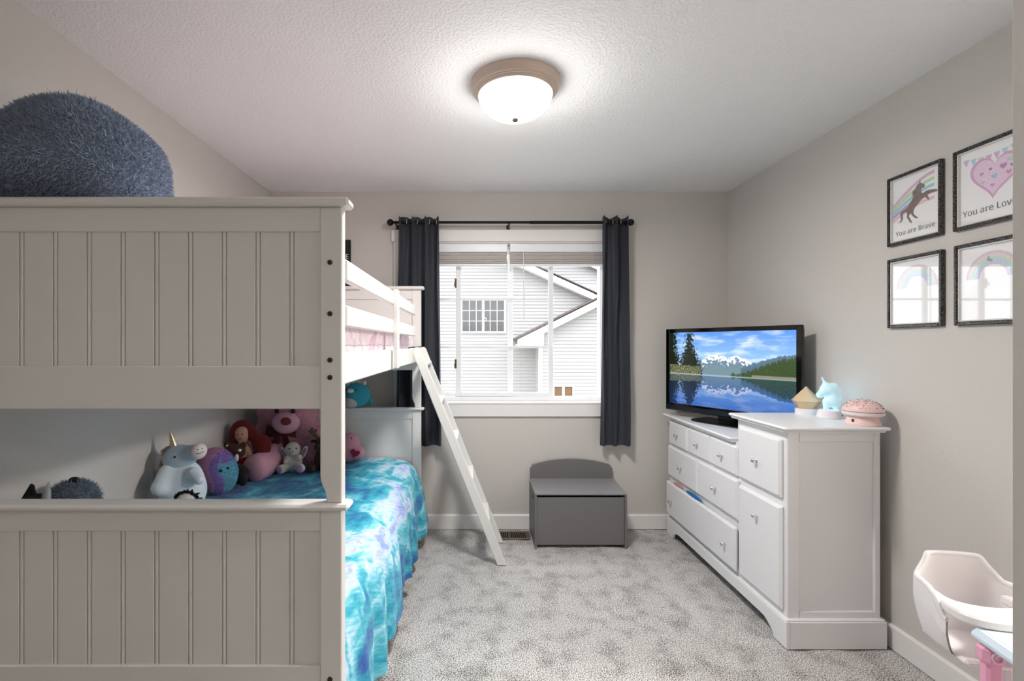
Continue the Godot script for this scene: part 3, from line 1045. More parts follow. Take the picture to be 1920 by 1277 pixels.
func bedding() -> void:
	# upper mattress in a pink sheet
	var sheet := mat(Color(1, 1, 1), 0.85)
	sheet.albedo_texture = swirl_image(256, [[0.0, Color(0.93, 0.79, 0.83)], [0.4, Color(0.95, 0.88, 0.90)], [0.55, Color(0.96, 0.93, 0.94)], [0.75, Color(0.90, 0.80, 0.85)], [1.0, Color(0.84, 0.70, 0.78)]], 0.012, 40)
	sheet.uv1_triplanar = true
	sheet.uv1_world_triplanar = true
	sheet.uv1_scale = Vector3.ONE / 0.7
	var m := thing("mattress", "upper bunk mattress in a pink swirled sheet", "mattress", Vector3(-0.892, 1.244, -2.3))
	var nz := noise(7.0, 2, 3)
	var mb := MB.new()
	var P := []
	# rounded-rectangle section swept along the bed
	for j in 121:
		var z := lerpf(-1.36, -3.27, j / 120.0)
		var row := []
		for i in 65:
			var a := TAU * i / 64.0
			var e := 0.12
			var cx := signf(cos(a)) * pow(absf(cos(a)), e)
			var cy := signf(sin(a)) * pow(absf(sin(a)), e)
			var w := 1.0
			if j < 3 or j > 117: w = [0.90, 0.975, 0.995][mini(j, 120 - j)]
			var p := Vector3(-0.890 + cx * 0.499 * w, 1.332 + cy * 0.088 * w, z)
			var pl := 0.5 + 0.5 * sin(z * 95.0 + 2.0 * nz.get_noise_2d(p.x, z))
			var amp := 0.004 + (0.007 * pl if z < -2.75 else 0.0)
			p.x -= signf(cx) * absf(nz.get_noise_3dv(p * Vector3(1, 2.4, 0.7))) * 0.010 + signf(cx) * amp * absf(cx) * 0.5
			p.y += nz.get_noise_3dv(p) * 0.005
			row.append(p)
		P.append(row)
	mb.grid(P, [], true)
	part(m, "sheet", mb, sheet)
	# lower mattress
	var m2 := thing("mattress", "lower bunk mattress under the ocean coloured blanket", "mattress", Vector3(-0.905, 0.34, -2.3))
	mb = MB.new()
	mb.span(Vector3(-1.39, 0.340, -3.27), Vector3(-0.44, 0.545, -1.37), 0.03)
	part(m2, "cover", mb, mat(Color(0.88, 0.88, 0.9), 0.9))
	# blanket
	var bm := mat(Color(1, 1, 1), 0.75)
	bm.albedo_texture = blanket_image(768)
	# quilted mermaid scales as fine relief
	var S := 1024
	var sc := PackedByteArray()
	sc.resize(S * S)
	for y in S:
		for x in S:
			var best := 0.0
			for r in [0, 1, 2]:
				var row: int = floori(y / 32.0) - r
				var off := 16.0 if posmod(row, 2) == 1 else 0.0
				var cx := roundf((x - off) / 32.0) * 32.0 + off
				var d := Vector2(x - cx, (y - row * 32.0) * 0.62).length()
				if d < 21.0:
					best = clampf((21.0 - d) / 4.0, 0.0, 1.0)
					break
			sc[y * S + x] = int(255 * best)
	bm.heightmap_enabled = true
	bm.heightmap_texture = ImageTexture.create_from_image(Image.create_from_data(S, S, false, Image.FORMAT_L8, sc))
	bm.heightmap_scale = 0.15
	bm.rim_enabled = true
	bm.rim = 0.3
	var bl := thing("blanket", "turquoise, blue and lilac swirled blanket hanging over the lower bunk", "blanket", Vector3(-0.8, 0.10, -2.3))
	mb = MB.new()
	P = []
	var UV := []
	var prof := [Vector2(-1.40, 0.556), Vector2(-1.2, 0.565), Vector2(-1.0, 0.57), Vector2(-0.8, 0.57), Vector2(-0.62, 0.568), Vector2(-0.52, 0.563), Vector2(-0.46, 0.552), Vector2(-0.42, 0.530), Vector2(-0.395, 0.50), Vector2(-0.372, 0.45), Vector2(-0.355, 0.38), Vector2(-0.345, 0.30), Vector2(-0.340, 0.22), Vector2(-0.338, 0.15), Vector2(-0.337, 0.09)]
	var cv := Curve2D.new()
	for q in prof: cv.add_point(q)
	var L := cv.get_baked_length()
	var nz2 := noise(2.2, 3, 9)
	for j in 161:
		var f := j / 160.0
		var z := lerpf(-1.362, -3.275, f)
		var row := []
		var ur := []
		for i in 81:
			var s := L * i / 80.0
			var q := cv.sample_baked(s)
			var down := clampf((0.52 - q.y) / 0.43, 0.0, 1.0)
			var p := Vector3(q.x, q.y, z)
			p.y += 0.010 * nz2.get_noise_2d(q.x * 2.0, z * 2.0) * (1.0 - down)
			# folds deepen towards the hem; the drape flares at the head end
			var ph := z * 19.0 + 1.8 * nz2.get_noise_2d(z * 0.8, 3.0)
			var fold := sin(ph) * 0.020 + sin(ph * 2.3 + 1.0) * 0.009
			p.x += down * (fold - 0.012 + 0.034 * smoothstep(0.80, 1.0, f) + 0.02 * smoothstep(0.15, 0.0, f))
			p.y += down * down * (0.015 * sin(z * 7.0) + 0.02 * nz2.get_noise_1d(z * 3.0))
			row.append(p)
			ur.append(Vector2(f * 1.35, s / L))
		P.append(row)
		UV.append(ur)
	mb.grid(P, UV, false)
	part(bl, "cloth", mb, bm)


func knob(parent: Node3D, at: Vector3, drawer: Node3D) -> void:
	var mb := MB.new()
	mb.lathe([[0.0, 0.026], [0.006, 0.0255], [0.0105, 0.022], [0.012, 0.018], [0.0105, 0.014], [0.006, 0.011], [0.0042, 0.008], [0.0042, 0.003], [0.008, 0.0015], [0.008, 0.0]].map(func(q): return [q[0], q[1]]), at, 18, Basis(Vector3(0, 0, 1), Vector3(-1, 0, 0), Vector3(0, -1, 0)))
	part(drawer, "knob", mb, M.chrome)


func drawer_front(dr: Node3D, called: String, d0: float, d1: float, y0: float, y1: float, knobs: Array, out := 0.0) -> MeshInstance3D:
	# d0 nearer to the camera; bullnose panel on the dresser's front plane x = 1.385
	var mb := MB.new()
	var w := d1 - d0
	var h := y1 - y0
	var c := Vector3(1.375 - out, (y0 + y1) * 0.5, -(d0 + d1) * 0.5)
	mb.box(c + Vector3(0.004, 0, 0), Vector3(0.016, h, w), 0.005)
	mb.box(c + Vector3(-0.004, 0, 0), Vector3(0.010, h - 0.014, w - 0.014), 0.004)
	var o := part(dr, called, mb, M.dresser)
	for k in knobs:
		knob(dr, Vector3(1.366 - out, k[1], -k[0]), o)
	return o


func dresser() -> void:
	var d := thing("dresser", "white dresser with low drawers and a taller cupboard end", "dresser", Vector3(1.6, 0, -2.78))
	# carcass: tall end and low run
	var mb := MB.new()
	var zc := -2.14
	mb.span(Vector3(1.385, 0.12, -2.54), Vector3(1.44, 0.955, zc), 0.004)
	mb.span(Vector3(1.77, 0.12, -2.54), Vector3(1.798, 0.955, zc), 0.004)
	mb.span(Vector3(1.44, 0.905, -2.54), Vector3(1.77, 0.955, zc), 0.002)
	mb.span(Vector3(1.44, 0.12, -2.54), Vector3(1.77, 0.155, zc), 0.002)
	mb.span(Vector3(1.43, 0.13, -2.54), Vector3(1.78, 0.95, zc - 0.010), 0.0)
	part(d, "tall_body", mb, M.dresser)
	mb = MB.new()
	mb.span(Vector3(1.385, 0.12, -3.42), Vector3(1.798, 0.826, -2.54), 0.004)
	part(d, "low_body", mb, M.dresser)
	mb = MB.new()
	mb.box(Vector3(1.579, 0.9675, -2.33), Vector3(0.466, 0.015, 0.466), 0.006)
	mb.box(Vector3(1.579, 0.955, -2.335), Vector3(0.448, 0.012, 0.444), 0.005)
	part(d, "top", mb, M.dresser)
	mb = MB.new()
	mb.box(Vector3(1.579, 0.838, -3.000), Vector3(0.466, 0.016, 0.90), 0.006)
	mb.box(Vector3(1.579, 0.825, -2.995), Vector3(0.448, 0.012, 0.886), 0.005)
	part(d, "top", mb, M.dresser)
	# plinth with bracket feet: front board, end board, top moulding
	mb = MB.new()
	var poly := PackedVector2Array([Vector2(2.122, 0.0), Vector2(2.215, 0.0), Vector2(2.222, 0.022), Vector2(2.245, 0.036), Vector2(2.262, 0.046), Vector2(2.285, 0.056), Vector2(2.33, 0.058), Vector2(3.22, 0.058), Vector2(3.265, 0.056), Vector2(3.29, 0.046), Vector2(3.31, 0.036), Vector2(3.33, 0.022), Vector2(3.338, 0.0), Vector2(3.43, 0.0), Vector2(3.43, 0.118), Vector2(2.122, 0.118)])
	mb.prism(poly, 0.018, Transform3D(Basis(Vector3(0, 0, -1), Vector3.UP, Vector3(1, 0, 0)), Vector3(1.370, 0, 0)), 0.002)
	mb.span(Vector3(1.388, 0.0, -2.140), Vector3(1.812, 0.118, -2.122), 0.002)
	mb.span(Vector3(1.388, 0.0, -3.43), Vector3(1.812, 0.118, -3.412), 0.002)
	mb.span(Vector3(1.374, 0.116, -3.426), Vector3(1.808, 0.127, -2.126), 0.004)
	part(d, "plinth", mb, M.dresser)
	# drawers and the cupboard door
	drawer_front(d, "drawer", 2.165, 2.505, 0.648, 0.912, [[2.338, 0.775]])
	drawer_front(d, "door", 2.160, 2.505, 0.152, 0.612, [[2.335, 0.510]])
	for k in 3:
		drawer_front(d, "drawer", 2.520 + k * 0.292, 2.805 + k * 0.292, 0.646, 0.806, [[2.662 + k * 0.292, 0.726]])
	for k in 2:
		drawer_front(d, "drawer", 2.516 + k * 0.449, 2.958 + k * 0.449, 0.420, 0.630, [[2.737 + k * 0.449, 0.522]])
	drawer_front(d, "drawer", 2.516, 3.407, 0.155, 0.384, [[2.607, 0.262], [3.31, 0.262]], 0.012)
	# clothes caught in the gap over the bottom drawer
	mb = MB.new()
	mb.ell(Vector3(1.372, 0.392, -3.02), Vector3(0.010, 0.012, 0.11), 14)
	ORG = Vector3(1.6, 0, -2.78)
	var cl := part(d, "clothing", mb, mat(Color(0.07, 0.42, 0.66), 0.9))
	cl.set_meta("label", "blue cloth peeking from the bottom drawer")
	mb = MB.new()
	mb.ell(Vector3(1.372, 0.391, -3.25), Vector3(0.010, 0.010, 0.07), 14)
	part(d, "clothing", mb, mat(Color(0.75, 0.55, 0.52), 0.9))


func tv_picture() -> ImageTexture:
	# mountain lake: sky, snowy range, dark wooded shores and their reflection
	var W := 640
	var H := 360
	var im := Image.create(W, H, false, Image.FORMAT_RGB8)
	var n1 := noise(0.012, 4, 5)
	var n2 := noise(0.05, 4, 6)
	var n3 := noise(0.16, 3, 7)
	var ridge := noise(0.02, 4, 12)
	var hz := 0.565
	for y in H:
		for x in W:
			var u := float(x) / W
			var v := float(y) / H
			var water := v > hz
			var vv := hz - (v - hz) * 1.02 if water else v
			var xx := x + (3.0 * n3.get_noise_2d(x * 0.2, y * 3.0) if water else 0.0)
			var c := Color(0.36, 0.58, 0.90).lerp(Color(0.72, 0.86, 0.97), clampf(vv / hz, 0, 1))
			var cl := clampf(n1.get_noise_2d(xx * 0.55, vv * H * 2.2) * 1.4 + 0.15, 0, 1)
			c = c.lerp(Color(0.93, 0.96, 0.99), cl * 0.75)
			var mt := 0.40 - 0.10 * exp(-pow((u - 0.42) / 0.10, 2)) - 0.09 * exp(-pow((u - 0.60) / 0.07, 2)) + 0.03 * ridge.get_noise_1d(xx * 1.5)
			if vv > mt and u > 0.22:
				var rock := Color(0.40, 0.50, 0.62).lerp(Color(0.46, 0.56, 0.60), clampf((vv - mt) * 6, 0, 1))
				var sn := clampf((0.075 - (vv - mt)) * 30 + 4.0 * n2.get_noise_2d(xx, vv * H), 0, 1)
				if absf(u - 0.5) > 0.2: sn = 0.0
				c = rock.lerp(Color(0.97, 0.97, 1.0), sn)
			var hill := 0.47 - 0.16 * smoothstep(0.52, 1.0, u) + 0.02 * ridge.get_noise_1d(xx * 3.0 + 400)
			if vv > hill - 0.02 * smoothstep(0.6, 0.8, u) and u > 0.62:
				c = Color(0.36, 0.47, 0.55).lerp(Color(0.30, 0.40, 0.42), clampf((vv - hill) * 8, 0, 1))
			var tr := 0.545 - 0.22 * smoothstep(0.55, 1.0, u) + 0.05 * n2.get_noise_1d(xx * 2.2) + 0.02 * n3.get_noise_1d(xx * 2.0)
			if vv > tr and u > 0.54:
				var k := clampf(0.5 + n3.get_noise_2d(xx * 1.4, vv * H * 1.4), 0, 1)
				c = Color(0.10, 0.17, 0.10).lerp(Color(0.38, 0.46, 0.26), k)
			if vv > hz - 0.025 and u > 0.70 and not water:
				c = Color(0.42, 0.40, 0.34).lerp(Color(0.68, 0.66, 0.58), clampf(0.5 + n3.get_noise_2d(x * 2, y * 2), 0, 1))
			# tall dark trees on the near left shore, with ragged open crowns
			var rag := 0.055 * n2.get_noise_2d(xx * 1.3, vv * H * 1.3) + 0.03 * n3.get_noise_2d(xx * 1.1, vv * H * 1.1)
			var tall := absf(u - 0.185) - (0.030 + 0.075 * smoothstep(0.10, 0.55, vv)) - rag
			var near := u - (0.060 + 0.050 * smoothstep(0.18, 0.50, vv)) - rag
			if minf(tall if vv > 0.015 else 1.0, near) < 0.0 and vv < hz + 0.02:
				var k2 := clampf(0.40 + n3.get_noise_2d(xx * 1.2, vv * H * 1.2), 0, 1)
				c = Color(0.03, 0.05, 0.035).lerp(Color(0.19, 0.24, 0.12), k2)
			# reeds at the water's edge
			var reed := hz - 0.12 + 0.06 * u + 0.02 * n3.get_noise_1d(xx * 2.0)
			if u < 0.285 + 0.02 * n2.get_noise_1d(vv * H * 2.0) and vv > reed and vv < hz + 0.03:
				var k3 := clampf(0.45 + 1.1 * n3.get_noise_2d(xx * 2.0, vv * H * 0.45), 0, 1)
				c = Color(0.16, 0.18, 0.10).lerp(Color(0.66, 0.66, 0.48), k3)
			if water:
				var deep := clampf((v - hz) / (1 - hz), 0, 1)
				c = c.lerp(Color(0.07, 0.22, 0.55), 0.18 + 0.40 * deep)
				if v < hz + 0.02: c = c.lerp(Color(0.85, 0.9, 0.92), 0.5)
			im.set_pixel(x, y, c)
	return ImageTexture.create_from_image(im)


func television() -> void:
	var dir := Vector3(1.749 - 1.3375, 0, -2.58 + 3.37)
	var mid := Vector3((1.749 + 1.3375) * 0.5, 0.846, -(2.58 + 3.37) * 0.5)
	var turn := atan2(-dir.z, dir.x)
	var W := 0.891
	var tv := thing("television", "black flat television showing a mountain lake on the dresser", "television", mid, turn, "", false)
	var y0 := 0.042
	var H := 0.552
	var gloss := mat(Color(0.012, 0.012, 0.014), 0.10)
	var mb := MB.new()
	mb.box(Vector3(0, y0 + H * 0.5, -0.030), Vector3(W - 0.02, H - 0.02, 0.045), 0.012)
	part(tv, "back_cover", mb, mat(Color(0.02, 0.02, 0.02), 0.5))
	mb = MB.new()
	var sw := 0.413
	var sy0 := y0 + 0.048
	var sy1 := y0 + H - 0.026
	mb.span(Vector3(-W / 2, y0, -0.022), Vector3(-sw, y0 + H, 0.0), 0.004)
	mb.span(Vector3(sw, y0, -0.022), Vector3(W / 2, y0 + H, 0.0), 0.004)
	mb.span(Vector3(-sw, sy1, -0.022), Vector3(sw, y0 + H, 0.0), 0.004)
	mb.span(Vector3(-sw, y0, -0.022), Vector3(sw, sy0, 0.0), 0.004)
	part(tv, "bezel", mb, gloss)
	mb = MB.new()
	mb.span(Vector3(-W / 2 + 0.004, y0 + 0.004, 0.0), Vector3(W / 2 - 0.004, y0 + 0.034, 0.003), 0.0015)
	part(tv, "lower_strip", mb, mat(Color(0.22, 0.24, 0.27), 0.25, 0.7))
	var scr := mat(Color(0.01, 0.01, 0.012), 0.16)
	scr.emission_enabled = true
	scr.emission = Color(1, 1, 1)
	scr.emission_operator = BaseMaterial3D.EMISSION_OP_MULTIPLY
	scr.emission_texture = tv_picture()
	scr.emission_energy_multiplier = 0.9
	mb = MB.new()
	mb.quad(Vector3(-sw, sy0, -0.006), Vector3(sw, sy0, -0.006), Vector3(sw, sy1, -0.006), Vector3(-sw, sy1, -0.006))
	part(tv, "screen", mb, scr)
	mb = MB.new()
	mb.box(Vector3(0, 0.030, -0.03), Vector3(0.12, 0.05, 0.04), 0.006)
	part(tv, "neck", mb, gloss)
	mb = MB.new()
	var base := PackedVector2Array()
	for i in 40:
		var a := TAU * i / 40
		base.append(Vector2(signf(cos(a)) * pow(absf(cos(a)), 0.35) * 0.23, signf(sin(a)) * pow(absf(sin(a)), 0.35) * 0.10))
	mb.prism(base, 0.012, Transform3D(Basis(Vector3(1, 0, 0), Vector3(0, 0, -1), Vector3(0, 1, 0)), Vector3(0.03, 0.0, -0.01)), 0.003)
	part(tv, "stand_base", mb, gloss)


func toy_box() -> void:
	var t := thing("toy_box", "grey wooden toy box with an arched back under the window", "toy box", Vector3(0.7, 0, -3.34))
	var x0 := 0.405
	var x1 := 1.009
	var zf := -3.178
	var zb := -3.50
	var mb := MB.new()
	for x in [x0, x1 - 0.014]:
		mb = MB.new()
		# side with a hand hole towards the back
		mb.prism(PackedVector2Array([Vector2(0, 0), Vector2(0.322, 0), Vector2(0.322, 0.35), Vector2(0, 0.35)]), 0.014, Transform3D(Basis(Vector3(0, 0, -1), Vector3.UP, Vector3(1, 0, 0)), Vector3(x, 0, zf)), 0.001)
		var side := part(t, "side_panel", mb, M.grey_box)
		mb = MB.new()
		mb.box(Vector3(x + 0.007, 0.30, -3.30), Vector3(0.0155, 0.022, 0.075), 0.006)
		part(side, "hand_hole", mb, mat(Color(0.05, 0.05, 0.05), 0.9))
	mb = MB.new()
	mb.span(Vector3(x0 + 0.015, 0.018, zf - 0.020), Vector3(x1 - 0.015, 0.330, zf - 0.008), 0.001)
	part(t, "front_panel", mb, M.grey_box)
	mb = MB.new()
	mb.span(Vector3(x0 + 0.015, 0.018, zb), Vector3(x1 - 0.015, 0.030, zf - 0.02), 0.0)
	part(t, "bottom", mb, M.grey_box)
	# arched back
	mb = MB.new()
	var poly := PackedVector2Array([Vector2(0.411, 0.02), Vector2(1.003, 0.02), Vector2(1.003, 0.44)])
	for i in 13:
		var f := i / 12.0
		var x := lerpf(0.985, 0.429, f)
		poly.append(Vector2(x, 0.468 + 0.042 * (1.0 - pow(absf(f * 2.0 - 1.0), 2.2))))
	poly.append(Vector2(0.411, 0.44))
	mb.prism(poly, 0.014, Transform3D(Basis.IDENTITY, Vector3(0, 0, zb - 0.004)), 0.001)
	part(t, "back_panel", mb, M.grey_box)
	# lid, slightly higher at the hinge
	mb = MB.new()
	var tilt := Basis(Vector3(1, 0, 0), 0.036)
	mb.box(Vector3(0.707, 0.3585, (zf + zb) * 0.5 + 0.002), Vector3(x1 - x0 - 0.002, 0.014, 0.318), 0.002, tilt)
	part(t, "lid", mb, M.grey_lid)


func curtain_panel(x0: float, x1: float, y0: float, y1: float, folds: float, seed_: int, amp: float) -> MB:
	var mb := MB.new()
	var nz := noise(1.5, 2, seed_)
	var z := -3.43
	for face in 2:
		var P := []
		for j in 61:
			var f := j / 60.0
			var y := lerpf(y1, y0, f)
			var row := []
			for i in 97:
				var s := i / 96.0
				var spread := 1.0 + 0.10 * f
				var x := lerpf(x0, x1, 0.5 + (s - 0.5) * spread)
				var ph := s * folds * TAU + 1.3 * nz.get_noise_2d(s * 2.0, f * 0.6)
				var k := sin(ph)
				var a := amp * (1.0 - 0.25 * f) * (1.0 + 0.3 * nz.get_noise_2d(s * 3.0 + 9.0, f))
				x += 0.010 * cos(ph) * (1.0 - f * 0.3)
				var yy := y + (0.006 * sin(ph * 2.0) if j == 0 else 0.0)
				row.append(Vector3(x, yy, z + k * a + (0.0015 if face == 0 else -0.0015)))
			P.append(row)
		mb.grid(P, [], face == 0)
	return mb


func curtains() -> void:
	var r := thing("curtain_rod", "black curtain rod with round finials above the window", "curtain rod", Vector3(0.26, 2.197, -3.43))
	var mb := MB.new()
	mb.tube([Vector3(-0.575, 2.197, -3.43), Vector3(0.42, 2.197, -3.43)], 0.0095, 14)
	mb.tube([Vector3(0.40, 2.197, -3.43), Vector3(1.105, 2.197, -3.43)], 0.0115, 14)
	part(r, "rod", mb, M.black_metal)
	for x in [-0.585, 1.115]:
		mb = MB.new()
		mb.ell(Vector3(x, 2.197, -3.43), Vector3.ONE * 0.024, 20)
		part(r, "finial", mb, M.black_metal)
	for x in [-0.545, 0.253, 1.08]:
		mb = MB.new()
		mb.tube([Vector3(x, 2.172, -3.519), Vector3(x, 2.176, -3.45), Vector3(x, 2.180, -3.43), Vector3(x, 2.183, -3.416)], 0.006, 8)
		mb.box(Vector3(x, 2.168, -3.5165), Vector3(0.022, 0.06, 0.006), 0.002)
		part(r, "bracket", mb, M.black_metal)
	var grommet := mat(Color(0.65, 0.66, 0.68), 0.25, 1.0)
	for cu in [[-0.535, -0.232, "behind the bed ladder", 3.4, 11, 0.036, [-0.47, -0.395, -0.31, -0.26]], [0.905, 1.115, "near the television", 2.6, 25, 0.036, [0.93, 0.98, 1.035, 1.085]]]:
		var c := thing("curtain", "dark charcoal grommet curtain hanging %s" % cu[2], "curtain", Vector3((cu[0] + cu[1]) * 0.5, 0.618, -3.43), 0.0, "window curtains")
		part(c, "cloth", curtain_panel(cu[0], cu[1], 0.618, 2.235, cu[3], cu[4], cu[5]), M.curtain)
		for x in cu[6]:
			mb = MB.new()
			var ring := []
			for i in 17: ring.append(Vector3(x + 0.004 * sin(TAU * i / 16), 2.197 + 0.021 * cos(TAU * i / 16), -3.43 + 0.021 * sin(TAU * i / 16)))
			mb.tube(ring, 0.004, 8, false)
			part(c, "grommet", mb, grommet)


func blinds() -> void:
	var slat_m := mat(Color(0.86, 0.83, 0.81), 0.5)
	var cord_m := mat(Color(0.92, 0.91, 0.9), 0.8)
	for b in [[-0.443, 0.250, [858.0, 916.0], "left"], [0.268, 0.956, [990.0, 1048.0, 1107.0], "right"]]:
		var t := thing("window_blind", "raised white slatted blind %s" % ("beside the charcoal curtain by the bed" if b[3] == "left" else "with a hanging tilt wand"), "blind", Vector3((b[0] + b[1]) * 0.5, 2.0, -3.55), 0.0, "raised blinds in the window")
		var mb := MB.new()
		mb.span(Vector3(b[0], 2.006, -3.578), Vector3(b[1], 2.066, -3.524), 0.003)
		part(t, "headrail", mb, M.vinyl)
		for k in 17:
			mb = MB.new()
			var y := 2.000 - k * 0.0046
			mb.box(Vector3((b[0] + b[1]) * 0.5, y, -3.552 + 0.002 * sin(k * 2.7)), Vector3(b[1] - b[0] - 0.004, 0.0028, 0.048), 0.0008, Basis(Vector3(1, 0, 0), 0.03 * sin(k * 1.9)))
			part(t, "slat", mb, slat_m)
		mb = MB.new()
		mb.box(Vector3((b[0] + b[1]) * 0.5, 1.914, -3.552), Vector3(b[1] - b[0] - 0.004, 0.014, 0.050), 0.003)
		part(t, "bottom_rail", mb, M.vinyl)
		for u in b[2]:
			mb = MB.new()
			var x: float = (u - 887.0) * 3.55 / 910.0
			for sgn in [-1.0, 1.0]:
				var pts := []
				for i in 13: pts.append(Vector3(x + sgn * (0.004 + 0.010 * absf(sin(i * 1.3))), 2.004 - i * 0.0072, -3.5265 + 0.002 * sin(i * 2.0)))
				mb.tube(pts, 0.0011, 5)
			part(t, "cord", mb, cord_m)
		if b[3] == "right":
			mb = MB.new()
			mb.tube([Vector3(0.366, 2.01, -3.522), Vector3(0.366, 1.97, -3.518), Vector3(0.369, 1.495, -3.512)], 0.0035, 8)
			part(t, "tilt_wand", mb, mat(Color(0.88, 0.88, 0.88), 0.3))


# --- flat prints ---------------------------------------------------------------
func fill_poly(im: Image, pts: PackedVector2Array, c: Color, grain := 0.0, seed_ := 1) -> void:
	var lo := Vector2(1e9, 1e9)
	var hi := -lo
	for p in pts:
		lo = lo.min(p); hi = hi.max(p)
	var nz := noise(0.09, 3, seed_)
	for y in range(maxi(0, int(lo.y)), mini(im.get_height(), int(hi.y) + 2)):
		for x in range(maxi(0, int(lo.x)), mini(im.get_width(), int(hi.x) + 2)):
			if Geometry2D.is_point_in_polygon(Vector2(x, y), pts):
				var k := clampf(1.0 + grain * nz.get_noise_2d(x, y), 0, 1)
				im.set_pixel(x, y, im.get_pixel(x, y).lerp(c, c.a * k))


func stroke(im: Image, pts: Array, w: float, c: Color, seed_ := 1, grain := 0.8) -> void:
	var poly := PackedVector2Array()
	var back := []
	for i in pts.size():
		var d: Vector2 = (pts[mini(i + 1, pts.size() - 1)] - pts[maxi(i - 1, 0)]).normalized()
		var nn := Vector2(-d.y, d.x) * w * 0.5
		poly.append(pts[i] + nn)
		back.append(pts[i] - nn)
	back.reverse()
	for p in back: poly.append(p)
	fill_poly(im, poly, c, grain, seed_)


func heart(cx: float, cy: float, r: float, tilt := 0.0) -> PackedVector2Array:
	var out := PackedVector2Array()
	for i in 48:
		var a := TAU * i / 48
		var p := Vector2(16.0 * pow(sin(a), 3), -(13.0 * cos(a) - 5.0 * cos(2 * a) - 2.0 * cos(3 * a) - cos(4 * a))) / 16.0
		out.append(Vector2(cx, cy) + p.rotated(tilt) * r)
	return out


